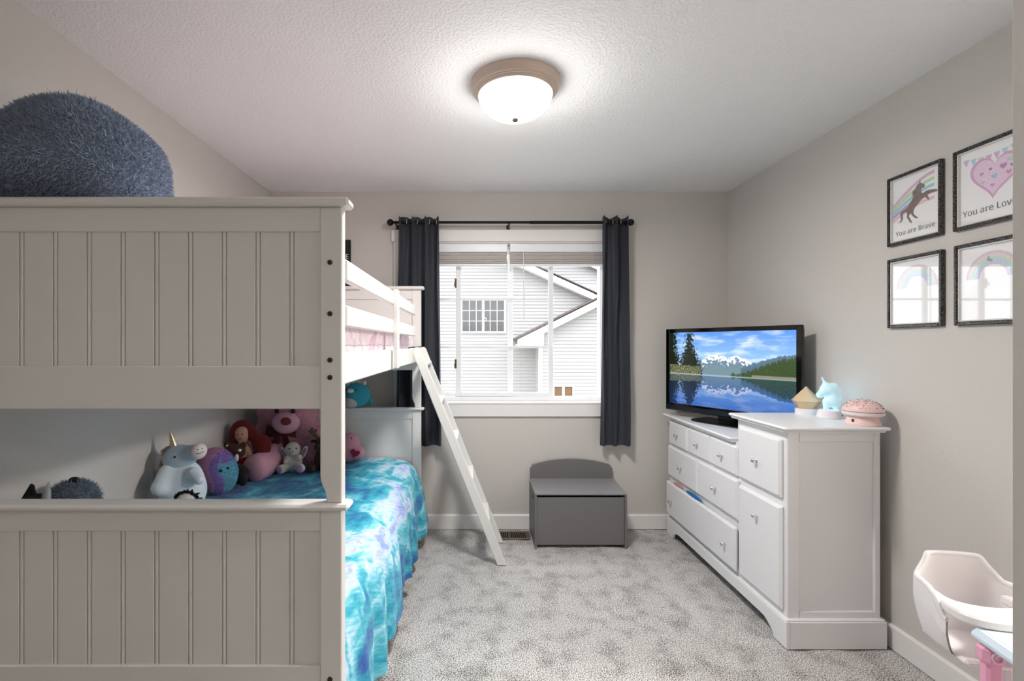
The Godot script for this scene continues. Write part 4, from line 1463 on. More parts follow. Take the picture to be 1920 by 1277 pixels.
func print_image(which: int) -> ImageTexture:
	var W := 300
	var H := 370
	var im := Image.create(W, H, false, Image.FORMAT_RGB8)
	im.fill(Color(0.945, 0.94, 0.94))
	var S := Vector2(W, H)
	if which == 0:
		var cols := [Color(0.78, 0.55, 0.72, 0.75), Color(0.62, 0.78, 0.58, 0.75), Color(0.45, 0.72, 0.80, 0.75), Color(0.58, 0.45, 0.72, 0.75), Color(0.88, 0.62, 0.72, 0.7)]
		for k in 5:
			var pts := []
			for i in 20:
				var f := i / 19.0
				pts.append(Vector2(0.0 + 0.90 * f, 0.42 + 0.058 * k - (0.36 - 0.022 * k) * sin(f * 1.45) + 0.02 * k * f) * S)
			stroke(im, pts, 19, cols[k], 50 + k)
		# rearing unicorn silhouette in brown glitter
		var u := PackedVector2Array()
		for q in [[0.60, 0.16], [0.615, 0.235], [0.66, 0.262], [0.70, 0.285], [0.705, 0.315], [0.68, 0.335], [0.64, 0.335], [0.625, 0.36], [0.63, 0.40], [0.66, 0.425], [0.74, 0.40], [0.82, 0.405], [0.92, 0.425], [0.97, 0.445], [0.965, 0.47], [0.90, 0.465], [0.82, 0.455], [0.76, 0.475], [0.78, 0.52], [0.80, 0.56], [0.775, 0.57], [0.74, 0.525], [0.70, 0.50], [0.63, 0.53], [0.56, 0.58], [0.50, 0.62], [0.47, 0.66], [0.46, 0.71], [0.50, 0.76], [0.56, 0.80], [0.545, 0.82], [0.49, 0.80], [0.43, 0.745], [0.40, 0.70], [0.36, 0.74], [0.40, 0.80], [0.43, 0.86], [0.41, 0.87], [0.36, 0.82], [0.31, 0.75], [0.32, 0.69], [0.30, 0.655], [0.24, 0.66], [0.22, 0.70], [0.235, 0.745], [0.20, 0.80], [0.13, 0.815], [0.18, 0.77], [0.17, 0.71], [0.16, 0.66], [0.20, 0.62], [0.27, 0.605], [0.33, 0.58], [0.38, 0.52], [0.44, 0.46], [0.47, 0.40], [0.42, 0.42], [0.45, 0.36], [0.43, 0.345], [0.50, 0.31], [0.53, 0.26], [0.585, 0.235]]:
			u.append(Vector2(q[0], q[1] * 0.94 - 0.055) * S)
		fill_poly(im, u, Color(0.40, 0.31, 0.28, 1.0), 0.5, 61)
		var rng := RandomNumberGenerator.new()
		rng.seed = 4
		for i in 900:
			var p := Vector2(rng.randf(), rng.randf()) * S
			if Geometry2D.is_point_in_polygon(p, u): im.set_pixel(int(p.x), int(p.y), Color(0.66, 0.56, 0.50))
	elif which == 1:
		for k in 9:
			var x := 0.10 + 0.125 * k
			var y := 0.095 + 0.035 * sin(PI * k / 6.0)
			fill_poly(im, PackedVector2Array([Vector2(x - 0.055, y) * S, Vector2(x + 0.055, y) * S, Vector2(x + 0.005, y + 0.105) * S]), [Color(0.76, 0.66, 0.80, 0.9), Color(0.62, 0.80, 0.86, 0.9), Color(0.72, 0.83, 0.74, 0.9), Color(0.82, 0.64, 0.76, 0.9)][k % 4], 0.5, 70 + k)
		fill_poly(im, heart(0.56 * W, 0.40 * H, 0.40 * W, 0.06), Color(0.82, 0.60, 0.78, 1.0), 0.5, 80)
		fill_poly(im, heart(0.56 * W, 0.40 * H, 0.345 * W, 0.06), Color(0.93, 0.84, 0.91, 0.85), 0.8, 81)
		var hc := [[0.36, 0.36, 0.036, Color(0.75, 0.52, 0.70)], [0.50, 0.33, 0.03, Color(0.50, 0.45, 0.38)], [0.56, 0.44, 0.05, Color(0.55, 0.76, 0.86)], [0.70, 0.34, 0.055, Color(0.66, 0.45, 0.72)], [0.78, 0.44, 0.045, Color(0.78, 0.52, 0.72)], [0.38, 0.48, 0.034, Color(0.66, 0.80, 0.70)], [0.53, 0.55, 0.036, Color(0.72, 0.55, 0.74)], [0.83, 0.36, 0.03, Color(0.48, 0.42, 0.36)], [0.80, 0.28, 0.04, Color(0.70, 0.84, 0.76)]]
		for q in hc:
			fill_poly(im, heart(q[0] * W, q[1] * H, q[2] * W), q[3], 0.4, 90)
	else:
		var cols := [Color(0.83, 0.72, 0.82, 0.8), Color(0.86, 0.80, 0.72, 0.7), Color(0.70, 0.84, 0.76, 0.75), Color(0.66, 0.80, 0.88, 0.75), Color(0.76, 0.72, 0.86, 0.75)]
		for k in 5:
			var pts := []
			for i in 30:
				var a := PI + PI * i / 29.0
				var rr := 0.42 - 0.045 * k
				pts.append(Vector2(0.52 * W + cos(a) * rr * W, 0.44 * H + sin(a) * rr * W))
			stroke(im, pts, 13, cols[k], 110 + k)
		if which == 3:
			fill_poly(im, PackedVector2Array([Vector2(0.42, 0.19) * S, Vector2(0.45, 0.135) * S, Vector2(0.475, 0.185) * S, Vector2(0.52, 0.20) * S, Vector2(0.50, 0.225) * S, Vector2(0.44, 0.215) * S]), Color(0.55, 0.52, 0.58, 0.8), 0.3, 3)
	return ImageTexture.create_from_image(im)


func picture_frame(d0: float, d1: float, y0: float, y1: float, which: int, label: String, words := "") -> void:
	# d0 nearer to the camera; hangs on the right wall
	var w := d1 - d0
	var h := y1 - y0
	var f := thing("picture_frame", label, "picture", Vector3(RIGHT, y0, -(d0 + d1) * 0.5), -PI / 2, "framed prints near the dresser", false)
	var black := glitter()
	var b := 0.013
	var mb := MB.new()
	for s in [-1.0, 1.0]:
		mb.box(Vector3(s * (w - b) * 0.5, h * 0.5, 0.009), Vector3(b, h, 0.018), 0.003)
		mb.box(Vector3(0, h * 0.5 + s * (h - b) * 0.5, 0.009), Vector3(w - b * 2.0, b, 0.018), 0.003)
	part(f, "frame", mb, black)
	mb = MB.new()
	var c := 0.006
	for s in [-1.0, 1.0]:
		mb.box(Vector3(s * (w * 0.5 - b - c * 0.5), h * 0.5, 0.007), Vector3(c, h - b * 2.0, 0.013), 0.002)
		mb.box(Vector3(0, h * 0.5 + s * (h * 0.5 - b - c * 0.5), 0.007), Vector3(w - b * 2.0 - c * 2.0, c, 0.013), 0.002)
	part(f, "silver_fillet", mb, mat(Color(0.86, 0.85, 0.84), 0.35, 0.3))
	var iw := w * 0.5 - b - c
	var ih := h * 0.5 - b - c
	mb = MB.new()
	mb.quad(Vector3(-iw, h * 0.5 - ih, 0.004), Vector3(iw, h * 0.5 - ih, 0.004), Vector3(iw, h * 0.5 + ih, 0.004), Vector3(-iw, h * 0.5 + ih, 0.004))
	var pm := mat(Color(1, 1, 1), 0.8)
	pm.albedo_texture = print_image(which)
	var paper := part(f, "print", mb, pm)
	if words:
		var tm := TextMesh.new()
		var font := SystemFont.new()
		font.font_names = PackedStringArray(["Droid Sans"])
		tm.text = words
		tm.font = font
		tm.font_size = 48
		tm.pixel_size = 0.00060 if which == 0 else 0.00066
		tm.depth = 0.0004
		var o := MeshInstance3D.new()
		o.name = "lettering"
		o.mesh = tm
		o.material_override = mat(Color(0.30, 0.28, 0.28), 0.8)
		paper.add_child(o, true)
		o.position = Vector3(-0.002 if which == 0 else 0.004, h * 0.17 if which == 0 else h * 0.20, 0.0046)
		o.rotation.z = 0.03
	mb = MB.new()
	mb.span(Vector3(-iw, h * 0.5 - ih, 0.0075), Vector3(iw, h * 0.5 + ih, 0.0095), 0.0)
	part(f, "glass", mb, M.pane)


var _glitter: StandardMaterial3D

func glitter() -> StandardMaterial3D:
	if _glitter == null:
		_glitter = mat(Color(1, 1, 1), 0.25)
		_glitter.albedo_texture = noise_tex(0.30, 512, 2, 44, [[0.0, Color(0.02, 0.02, 0.02)], [0.60, Color(0.03, 0.03, 0.03)], [0.66, Color(0.55, 0.52, 0.50)], [1.0, Color(0.8, 0.78, 0.76)]])
		_glitter.uv1_triplanar = true
		_glitter.uv1_world_triplanar = true
		_glitter.uv1_scale = Vector3.ONE / 0.6
	return _glitter


func pictures() -> void:
	picture_frame(1.900, 2.149, 1.764, 2.064, 0, "framed unicorn and rainbow print reading You are Brave", "You are Brave")
	picture_frame(1.605, 1.855, 1.763, 2.066, 1, "framed pink heart and bunting print reading You are Loved", "You are Loved")
	picture_frame(1.897, 2.149, 1.4056, 1.707, 2, "glitter-framed pale print below the unicorn print")
	picture_frame(1.601, 1.851, 1.4056, 1.7087, 3, "framed pastel rainbow print below the pink heart print")
	# black sign on the back wall, mostly behind the bunk bed
	var s := thing("wall_sign", "black lettered sign on the back wall behind the bunk bed", "sign", Vector3(-1.02, 1.76, BACK))
	var mb := MB.new()
	mb.span(Vector3(-1.16, 1.760, BACK + 0.0005), Vector3(-0.885, 2.090, BACK + 0.018), 0.002)
	part(s, "board", mb, mat(Color(0.03, 0.03, 0.03), 0.5))
	var tm := TextMesh.new()
	var font := SystemFont.new()
	font.font_names = PackedStringArray(["Droid Sans"])
	tm.text = "E"
	tm.font = font
	tm.font_size = 48
	tm.pixel_size = 0.001
	tm.depth = 0.001
	var o := MeshInstance3D.new()
	o.name = "lettering"
	o.mesh = tm
	o.material_override = mat(Color(0.92, 0.92, 0.92), 0.7)
	s.add_child(o, true)
	o.position = Vector3(-0.91, 1.968, BACK + 0.0187) - Vector3(-1.02, 1.76, BACK)


func shelf_things() -> void:
	var topy := 0.975
	# faceted amber lamp
	var c := Vector3(1.716, topy, -2.500)
	var l := thing("crystal_lamp", "amber faceted diamond lamp on a white hexagonal base", "lamp", c)
	var mb := MB.new()
	mb.lathe([[0.0, 0.0], [0.056, 0.0], [0.056, 0.026], [0.050, 0.030], [0.0, 0.030]], c, 6, Basis.IDENTITY, 0.99)
	part(l, "base", mb, mat(Color(0.93, 0.92, 0.93), 0.4))
	mb = MB.new()
	mb.lathe([[0.038, 0.030], [0.066, 0.070], [0.0, 0.145]], c, 6, Basis(Vector3.UP, 0.42), 0.99)
	var amber := mat(Color(0.95, 0.84, 0.68, 0.78), 0.2)
	amber.transparency = BaseMaterial3D.TRANSPARENCY_ALPHA
	part(l, "crystal", mb, amber)
	mb = MB.new()
	mb.lathe([[0.028, 0.030], [0.0, 0.070]], c, 6, Basis.IDENTITY, 0.99)
	part(l, "inner_prism", mb, mat(Color(0.95, 0.93, 0.9), 0.4))
	# glowing unicorn lamp, seen from its left side
	c = Vector3(1.742, topy, -2.375)
	l = thing("unicorn_lamp", "glowing pale blue unicorn lamp on a white base", "lamp", c)
	mb = MB.new()
	mb.lathe([[0.0, 0.0], [0.053, 0.0], [0.055, 0.004], [0.049, 0.036], [0.044, 0.040], [0.0, 0.040]], c, 8, Basis(Vector3.UP, PI / 8), 0.99)
	var base := part(l, "base", mb, mat(Color(0.93, 0.91, 0.92), 0.4))
	mb = MB.new()
	mb.lathe([[0.0, 0.002], [0.003, 0.002], [0.003, 0.0]].map(func(q): return [q[0], -q[1]]), c + Vector3(0.028, 0.018, 0.0475), 10, Basis(Vector3(1, 0, 0), Vector3(0, 0, -1), Vector3(0, 1, 0)))
	part(base, "button", mb, mat(Color(0.3, 0.3, 0.32), 0.5))
	var g := mat(Color(0.80, 0.93, 0.96), 0.3)
	g.emission_enabled = true
	g.emission = Color(0.74, 0.93, 1.0)
	g.emission_energy_multiplier = 0.22
	var E := func(x: float, y: float, z := 0.0) -> Vector3: return c + Vector3(x, y, z)
	# figure: rump and legs at the back, neck, head to the left, mane on the right
	mb = blob([["e", E.call(0.012, 0.082), Vector3(0.036, 0.030, 0.026)], ["c", E.call(0.022, 0.085), E.call(0.008, 0.130), 0.030, 0.026], ["e", E.call(-0.008, 0.142), Vector3(0.033, 0.030, 0.024)], ["c", E.call(-0.012, 0.138), E.call(-0.046, 0.112), 0.022, 0.016], ["c", E.call(-0.018, 0.165), E.call(-0.036, 0.200), 0.008, 0.004], ["e", E.call(0.022, 0.150), Vector3(0.020, 0.022, 0.018)], ["e", E.call(0.034, 0.125), Vector3(0.018, 0.020, 0.018)], ["e", E.call(0.040, 0.098), Vector3(0.018, 0.019, 0.018)], ["c", E.call(-0.014, 0.078), E.call(-0.016, 0.046), 0.014, 0.012], ["c", E.call(0.034, 0.075), E.call(0.036, 0.046), 0.015, 0.012]], 0.005, 0.012)
	part(l, "unicorn", mb, g)
	var o := OmniLight3D.new()
	o.name = "unicorn_light"
	o.light_color = Color(0.55, 0.85, 1.0)
	o.light_energy = 0.004
	o.light_size = 0.04
	o.omni_range = 6.0
	o.omni_attenuation = 2.0
	o.shadow_enabled = true
	l.add_child(o)
	o.position = Vector3(0.0, 0.11, 0.0)
	# pink dome projector
	c = Vector3(1.748, topy, -2.175)
	l = thing("night_light", "pale pink domed night light with a speckled top", "night light", c)
	var pink := mat(Color(0.93, 0.80, 0.78), 0.45)
	mb = MB.new()
	mb.lathe([[0.0, 0.0], [0.064, 0.0], [0.066, 0.004], [0.058, 0.034], [0.056, 0.040]], c, 40)
	part(l, "base", mb, pink)
	mb = MB.new()
	mb.lathe([[0.056, 0.040], [0.070, 0.042], [0.077, 0.048], [0.078, 0.058], [0.074, 0.060]], c, 40)
	part(l, "collar", mb, mat(Color(0.93, 0.88, 0.88), 0.45))
	var prof := []
	for i in 13:
		var a := PI / 2 * i / 12.0
		prof.append([0.076 * cos(a), 0.062 + 0.052 * sin(a)])
	mb = MB.new()
	mb.lathe(prof, c, 40)
	var dome := part(l, "dome", mb, pink)
	mb = MB.new()
	var rng := RandomNumberGenerator.new()
	rng.seed = 12
	for i in 230:
		var el := asin(lerpf(0.30, 0.985, rng.randf()))
		var az := rng.randf() * TAU
		var r := 0.0013 if rng.randf() < 0.85 else 0.0024
		var p := c + Vector3(0.0762 * cos(el) * cos(az), 0.062 + 0.0522 * sin(el), 0.0762 * cos(el) * sin(az))
		mb.ell(p, Vector3.ONE * r, 6)
	part(dome, "star_hole", mb, mat(Color(0.30, 0.24, 0.24), 0.6)).set_meta("kind", "stuff")
	mb = MB.new()
	mb.box(c + Vector3(-0.061, 0.022, 0.018), Vector3(0.006, 0.012, 0.010), 0.002)
	part(l, "switch", mb, mat(Color(0.1, 0.1, 0.1), 0.5))


func high_chair() -> void:
	var h := thing("doll_high_chair", "white plastic doll high chair joined to a blue and pink play table near the dresser", "toy chair", Vector3(1.625, 0, -1.57), -0.18, "", false)
	var white := mat(Color(0.92, 0.90, 0.90), 0.35)
	var pink := mat(Color(0.93, 0.66, 0.77), 0.4)
	var blue := mat(Color(0.84, 0.90, 0.94), 0.4)
	# seat shell: a bucket whose rim rises at the back and dips at the sides
	var mb := MB.new()
	for face in 2:
		var P := []
		for j in 25:
			var f := j / 24.0
			var row := []
			for i in 61:
				var a := lerpf(-2.05, 2.05, i / 60.0)
				var k := absf(a)
				var top := lerpf(0.615, 0.545, smoothstep(0.62, 1.15, k))
				top = lerpf(top, 0.470, smoothstep(1.5, 2.0, k))
				var y := lerpf(0.352, top, f)
				var bulge := lerpf(0.74, 1.0, sqrt(clampf(f * 1.6, 0.0, 1.0)))
				var e := 0.55
				var sx := signf(sin(a)) * pow(absf(sin(a)), e)
				var cz := signf(cos(a)) * pow(absf(cos(a)), e)
				var t := 0.0 if face == 0 else 0.012
				var nar := 1.0 - 0.24 * smoothstep(0.535, 0.612, y)
				row.append(Vector3((0.140 - t) * bulge * sx * nar, y, -(0.110 - t) * bulge * cz))
			P.append(row)
		mb.grid(P, [], face == 1)
	var rim := []
	for i in 61:
		var a := lerpf(-2.05, 2.05, i / 60.0)
		var k := absf(a)
		var top := lerpf(0.615, 0.545, smoothstep(0.62, 1.15, k))
		top = lerpf(top, 0.470, smoothstep(1.5, 2.0, k))
		var nar := 1.0 - 0.24 * smoothstep(0.535, 0.612, top)
		rim.append(Vector3(0.134 * nar * signf(sin(a)) * pow(absf(sin(a)), 0.55), top, -0.104 * signf(cos(a)) * pow(absf(cos(a)), 0.55)))
	mb.tube(rim, 0.0085, 8)
	part(h, "seat_shell", mb, white)
	mb = MB.new()
	mb.box(Vector3(0, 0.356, 0.01), Vector3(0.20, 0.020, 0.19), 0.008)
	part(h, "seat", mb, white)
	# tray: a horseshoe slab
	mb = MB.new()
	var poly := PackedVector2Array()
	for i in 25:
		var a := PI * i / 24.0
		poly.append(Vector2(0.129 * signf(cos(a)) * pow(absf(cos(a)), 0.6), 0.045 + 0.115 * pow(sin(a), 0.6)))
	poly.append(Vector2(-0.129, -0.03)); poly.append(Vector2(-0.092, -0.03)); poly.append(Vector2(-0.092, 0.02))
	for i in range(1, 12):
		var a := PI - PI * i / 12.0
		poly.append(Vector2(0.092 * cos(a), 0.02 + 0.045 * sin(a)))
	poly.append(Vector2(0.092, 0.02)); poly.append(Vector2(0.092, -0.03)); poly.append(Vector2(0.129, -0.03))
	mb.prism(poly, 0.030, Transform3D(Basis(Vector3(1, 0, 0), Vector3(0, 0, 1), Vector3(0, -1, 0)), Vector3(0, 0.520, 0.0)), 0.006)
	part(h, "tray", mb, white)
	mb = MB.new()
	mb.box(Vector3(0.06, 0.405, 0.07), Vector3(0.07, 0.07, 0.14), 0.012)
	part(h, "bracket", mb, white)
	# low play table joined to the front of the chair
	mb = MB.new()
	mb.box(Vector3(0.032, 0.470, 0.245), Vector3(0.29, 0.036, 0.235), 0.014)
	var top := part(h, "table_top", mb, blue)
	mb = MB.new()
	mb.box(Vector3(0.032, 0.4885, 0.245), Vector3(0.24, 0.003, 0.185), 0.0012)
	part(top, "table_inlay", mb, mat(Color(0.88, 0.93, 0.95), 0.4))
	for sx in [0.0, 1.0]:
		for sz in [0.0, 1.0]:
			mb = MB.new()
			var at := Vector3(-0.075 + sx * 0.215, 0.0, 0.160 + sz * 0.17)
			mb.box(at + Vector3(0, 0.205, 0), Vector3(0.042, 0.41, 0.034), 0.007)
			var leg := part(h, "leg", mb, pink)
			mb = MB.new()
			mb.box(at + Vector3(0, 0.425, 0.0), Vector3(0.062, 0.055, 0.046), 0.012)
			part(leg, "leg_socket", mb, pink)
			mb = MB.new()
			var ring := []
			for i in 26:
				var a := TAU * 1.5 * i / 25.0
				var r := 0.019 - 0.011 * i / 25.0
				ring.append(at + Vector3(r * cos(a), 0.425 + r * sin(a), 0.0245))
			mb.tube(ring, 0.0032, 6)
			part(leg, "swirl", mb, mat(Color(0.97, 0.78, 0.86), 0.4))
	mb = MB.new()
	mb.box(Vector3(0.065, 0.18, 0.04), Vector3(0.05, 0.36, 0.05), 0.008)
	part(h, "seat_post", mb, white)


func floor_vent() -> void:
	var v := thing("floor_vent", "brown metal floor vent in the carpet beside the toy box", "vent", Vector3(0.26, 0, -3.39))
	var m := mat(Color(0.42, 0.36, 0.31), 0.45, 0.5)
	var mb := MB.new()
	mb.span(Vector3(0.11, 0.0, -3.462), Vector3(0.398, 0.006, -3.440), 0.002)
	mb.span(Vector3(0.11, 0.0, -3.336), Vector3(0.398, 0.006, -3.318), 0.002)
	mb.span(Vector3(0.11, 0.0, -3.440), Vector3(0.130, 0.006, -3.336), 0.002)
	mb.span(Vector3(0.370, 0.0, -3.440), Vector3(0.398, 0.006, -3.336), 0.002)
	mb.span(Vector3(0.246, 0.0, -3.440), Vector3(0.256, 0.005, -3.336), 0.001)
	part(v, "frame", mb, m)
	mb = MB.new()
	mb.span(Vector3(0.128, 0.0005, -3.442), Vector3(0.372, 0.001, -3.334), 0.0)
	part(v, "duct_opening", mb, mat(Color(0.02, 0.02, 0.02), 0.9))
	for k in 18:
		var x := 0.1395 + k * 0.0135
		if absf(x - 0.251) < 0.008: continue
		mb = MB.new()
		mb.box(Vector3(x, 0.003, -3.388), Vector3(0.005, 0.004, 0.104), 0.001, Basis(Vector3(0, 0, 1), 0.4))
		part(v, "slat", mb, m)


func fleece(rgb: Color, cm := 0.25) -> StandardMaterial3D:
	var m := mat(rgb, 0.95)
	relief(m, M.fleece_tex, 0.12, cm)
	m.rim_enabled = true
	m.rim = 0.4
	return m


func dots(parent: Node3D, pts: Array, r: float, called := "eye", rgb := Color(0.03, 0.03, 0.03)) -> void:
	for p in pts:
		var mb := MB.new()
		mb.ell(p, Vector3.ONE * r, 12)
		part(parent, called, mb, mat(rgb, 0.2))


func plush_toys() -> void:
	M.fleece_tex = noise_tex(0.12, 256, 3, 15)
	var Y := 0.568
	# --- big blue fluffy ball plush on the upper bunk
	var bb := thing("round_plush", "huge slate blue fluffy round plush on the upper bunk", "plush toy", Vector3(-1.20, 1.42, -1.52))
	var mb := MB.new()
	mb.ell(Vector3(-1.213, 1.755, -1.50), Vector3(0.258, 0.325, 0.24), 56)
	var squash := func(p: Vector3) -> Vector3:
		var zm := lerpf(-1.374, -1.22, smoothstep(1.732, 1.86, p.y))
		if p.z > zm - 0.05: p.z = minf(p.z, zm - 0.05 + 0.05 * (1.0 - exp(-(p.z - zm + 0.05) / 0.05)))
		var xm := lerpf(-1.395, -1.455, smoothstep(1.56, 1.62, p.y))
		p.x = maxf(p.x, xm)
		p.y = maxf(p.y, 1.424)
		p.x += 0.014 * sin(p.y * 21.0 + p.z * 9.0) * smoothstep(-1.20, -1.02, p.x)
		return p
	mb.warp(squash)
	var blue := mat(Color(0.60, 0.65, 0.73), 0.95)
	part(bb, "body", mb, fleece(Color(0.47, 0.53, 0.62), 0.4))
	fur(bb, mb, 34000, 0.013, 0.0016, blue, 3, 1.3, func(p: Vector3) -> bool: return p.x > -1.44 and (p.y > 1.74 or p.z < -1.40))
	mb = MB.new()
	for k in 14:
		var a := k * 2.4
		var b0 := Vector3(-1.235 + 0.05 * cos(a), 2.074, -1.50 + 0.04 * sin(a))
		mb.tube([b0, b0 + Vector3(0.010 * cos(a * 1.7), 0.018, 0.008 * sin(a)), b0 + Vector3(0.024 * cos(a * 1.7), 0.028 + 0.014 * sin(a * 3.0), 0.018 * sin(a))], [0.0025, 0.0018, 0.0004], 5)
	part(bb, "tuft", mb, mat(Color(0.90, 0.88, 0.86), 0.9))
	# --- grey unicorn sitting by the left wall
	var D := 2.2
	var u := thing("unicorn_plush", "pale blue grey plush unicorn with a gold horn sitting on the lower bunk", "plush toy", Vector3(-1.31, Y, -D))
	var body_m := fleece(Color(0.86, 0.90, 0.93), 0.05)
	var head_m := fleece(Color(0.74, 0.80, 0.85), 0.05)
	mb = blob([["e", Vector3(-1.315, 0.675, -D), Vector3(0.100, 0.112, 0.085)], ["e", Vector3(-1.312, 0.750, -D), Vector3(0.070, 0.060, 0.060)], ["c", px(312, 884, D - 0.05), px(299, 915, D - 0.09), 0.030, 0.033], ["c", px(362, 886, D - 0.05), px(374, 900, D - 0.07), 0.024, 0.022], ["e", Vector3(-1.37, 0.605, -D + 0.08), Vector3(0.045, 0.035, 0.06)], ["e", Vector3(-1.26, 0.605, -D + 0.08), Vector3(0.045, 0.035, 0.06)]], 0.008, 0.03)
	part(u, "body", mb, body_m)
	mb = blob([["e", px(335, 860, D), Vector3(0.066, 0.058, 0.058)], ["c", px(340, 858, D), px(362, 849, D - 0.03), 0.050, 0.036]], 0.007, 0.03)
	var head := part(u, "head", mb, head_m)
	mb = MB.new()
	mb.ell(px(372, 846, D - 0.04), Vector3(0.034, 0.036, 0.038), 20, Basis(Vector3(0, 0, 1), -0.3))
	part(head, "muzzle", mb, fleece(Color(0.90, 0.84, 0.82), 0.03))
	dots(head, [px(327.5, 857, D - 0.062)], 0.0048)
	dots(head, [px(371, 843, D - 0.083), px(379, 841, D - 0.078)], 0.0025, "nostril")
	mb = MB.new()
	mb.tube([px(368, 850, D - 0.079), px(375, 851, D - 0.081), px(382, 846, D - 0.076)], 0.0013, 5)
	part(head, "mouth", mb, mat(Color(0.1, 0.1, 0.1), 0.8))
	mb = MB.new()
	var horn := []
	var hr := []
	for i in 17:
		var f := i / 16.0
		horn.append(px(327, 838, D).lerp(px(319, 808, D), f))
		hr.append(lerpf(0.019, 0.002, f) * (1.0 + 0.14 * sin(f * 34.0)))
	mb.tube(horn, hr, 14)
	part(u, "horn", mb, mat(Color(0.74, 0.67, 0.55), 0.3, 0.8))
	for e in [[px(303, 857, D - 0.01), 0.5], [px(311, 846, D + 0.03), 0.2]]:
		mb = MB.new()
		mb.ell(e[0], Vector3(0.026, 0.015, 0.010), 14, Basis(Vector3(0, 0, 1), e[1]))
		part(head, "ear", mb, fleece(Color(0.83, 0.74, 0.72), 0.05))
	mb = MB.new()
	for k in 26:
		var f := k / 25.0
		var p := px(lerpf(318, 300, f), lerpf(838, 905, f), D + 0.02 - 0.03 * sin(k * 2.1))
		mb.tube([p, p + Vector3(-0.018, -0.006, 0.01 * sin(k * 1.3)), p + Vector3(-0.022, -0.032, 0.014 * sin(k * 1.7))], [0.007, 0.006, 0.002], 6)
	part(u, "mane", mb, mat(Color(0.66, 0.54, 0.44), 0.5, 0.3))
	# --- pink, purple and turquoise round plush
	D = 2.5
	var c := Vector3(-1.315, Y + 0.116, -D)
	var pp := thing("round_plush", "pink and purple banded fuzzy plush with a turquoise face", "plush toy", Vector3(c.x, Y, c.z))
	mb = MB.new()
	mb.ell(c, Vector3(0.090, 0.118, 0.088), 44, Basis(Vector3(0, 0, 1), 0.30))
	for i in mb.v.size():
		var p := mb.v[i] - c
		var w := p.x + 0.25 * p.z + 0.012 * sin(p.y * 40.0)
		var col := Color(0.55, 0.26, 0.44)
		if w > 0.030: col = Color(0.27, 0.17, 0.52)
		if w > 0.066 and p.y < 0.050 and p.z > -0.04: col = Color(0.14, 0.44, 0.58)
		mb.c.append(col)
	var tie := fleece(Color(1, 1, 1), 0.35)
	tie.vertex_color_use_as_albedo = true
	part(pp, "body", mb, tie)
	fur(pp, mb, 9000, 0.007, 0.0011, tie, 6, 1.4, null, true)
	dots(pp, [c + Vector3(0.054, 0.018, 0.074), c + Vector3(0.076, 0.026, 0.048)], 0.0065)
	# --- large pink bear
	D = 3.08
	var bear := thing("teddy_bear", "large pink teddy bear with a dark red bow on the lower bunk", "plush toy", Vector3(-1.18, Y, -3.05))
	var pinkm := fleece(Color(0.84, 0.60, 0.66), 0.3)
	mb = blob([["e", Vector3(-1.175, 0.735, -3.12), Vector3(0.165, 0.175, 0.115)], ["e", Vector3(-1.185, 0.925, -3.10), Vector3(0.190, 0.150, 0.120)], ["e", Vector3(-1.345, 1.045, -3.12), Vector3(0.06, 0.06, 0.035)], ["e", Vector3(-1.03, 1.045, -3.12), Vector3(0.06, 0.06, 0.035)], ["c", Vector3(-1.05, 0.82, -3.08), Vector3(-0.955, 0.72, -3.05), 0.060, 0.052], ["c", Vector3(-1.31, 0.80, -3.08), Vector3(-1.385, 0.70, -3.02), 0.056, 0.050], ["c", Vector3(-1.08, 0.655, -3.10), Vector3(-1.00, 0.64, -3.06), 0.075, 0.07]], 0.014, 0.05)
	part(bear, "body", mb, pinkm)
	fur(bear, mb, 16000, 0.009, 0.0014, mat(Color(0.88, 0.66, 0.71), 0.95), 5, 1.4, func(p: Vector3) -> bool: return p.z > -3.16)
	mb = blob([["c", Vector3(-1.22, 0.650, -3.02), px(492, 872, 2.82), 0.080, 0.076], ["e", px(478, 878, 2.77), Vector3(0.078, 0.076, 0.040), Basis(Vector3.UP, -0.35)]], 0.012, 0.03)
	part(bear, "leg", mb, fleece(Color(0.86, 0.64, 0.70), 0.08))
	mb = MB.new()
	mb.ell(px(536, 793, 2.97), Vector3(0.085, 0.066, 0.055), 26)
	var muz := part(bear, "muzzle", mb, fleece(Color(0.87, 0.66, 0.72), 0.2))
	mb = MB.new()
	mb.ell(px(536, 790, 2.912), Vector3(0.033, 0.024, 0.014), 18)
	part(muz, "nose", mb, mat(Color(0.48, 0.12, 0.16), 0.6))
	dots(bear, [px(519, 771, 2.965), px(549.5, 771, 2.965)], 0.014)
	mb = MB.new()
	var bow := Vector3(-1.18, 0.792, -2.985)
	for s in [-1.0, 1.0]:
		mb.prism(PackedVector2Array([Vector2(0, 0.012), Vector2(s * 0.085, 0.048), Vector2(s * 0.095, -0.03), Vector2(0, -0.012)]), 0.012, Transform3D(Basis.IDENTITY, bow), 0.003)
		mb.prism(PackedVector2Array([Vector2(s * 0.005, 0.0), Vector2(s * 0.03, 0.0), Vector2(s * 0.07, -0.10), Vector2(s * 0.015, -0.085)]), 0.006, Transform3D(Basis.IDENTITY, bow), 0.001)
	mb.box(bow + Vector3(0, 0, 0.008), Vector3(0.034, 0.034, 0.022), 0.006)
	part(bear, "bow", mb, mat(Color(0.36, 0.07, 0.10), 0.6))
	# --- red haired rag doll
	D = 2.84
	var doll := thing("rag_doll", "soft rag doll with long red hair beside the pink bear", "doll", Vector3(-1.345, Y, -D))
	var skin := fleece(Color(0.78, 0.60, 0.53), 0.03)
	var hc := px(455, 814, D)
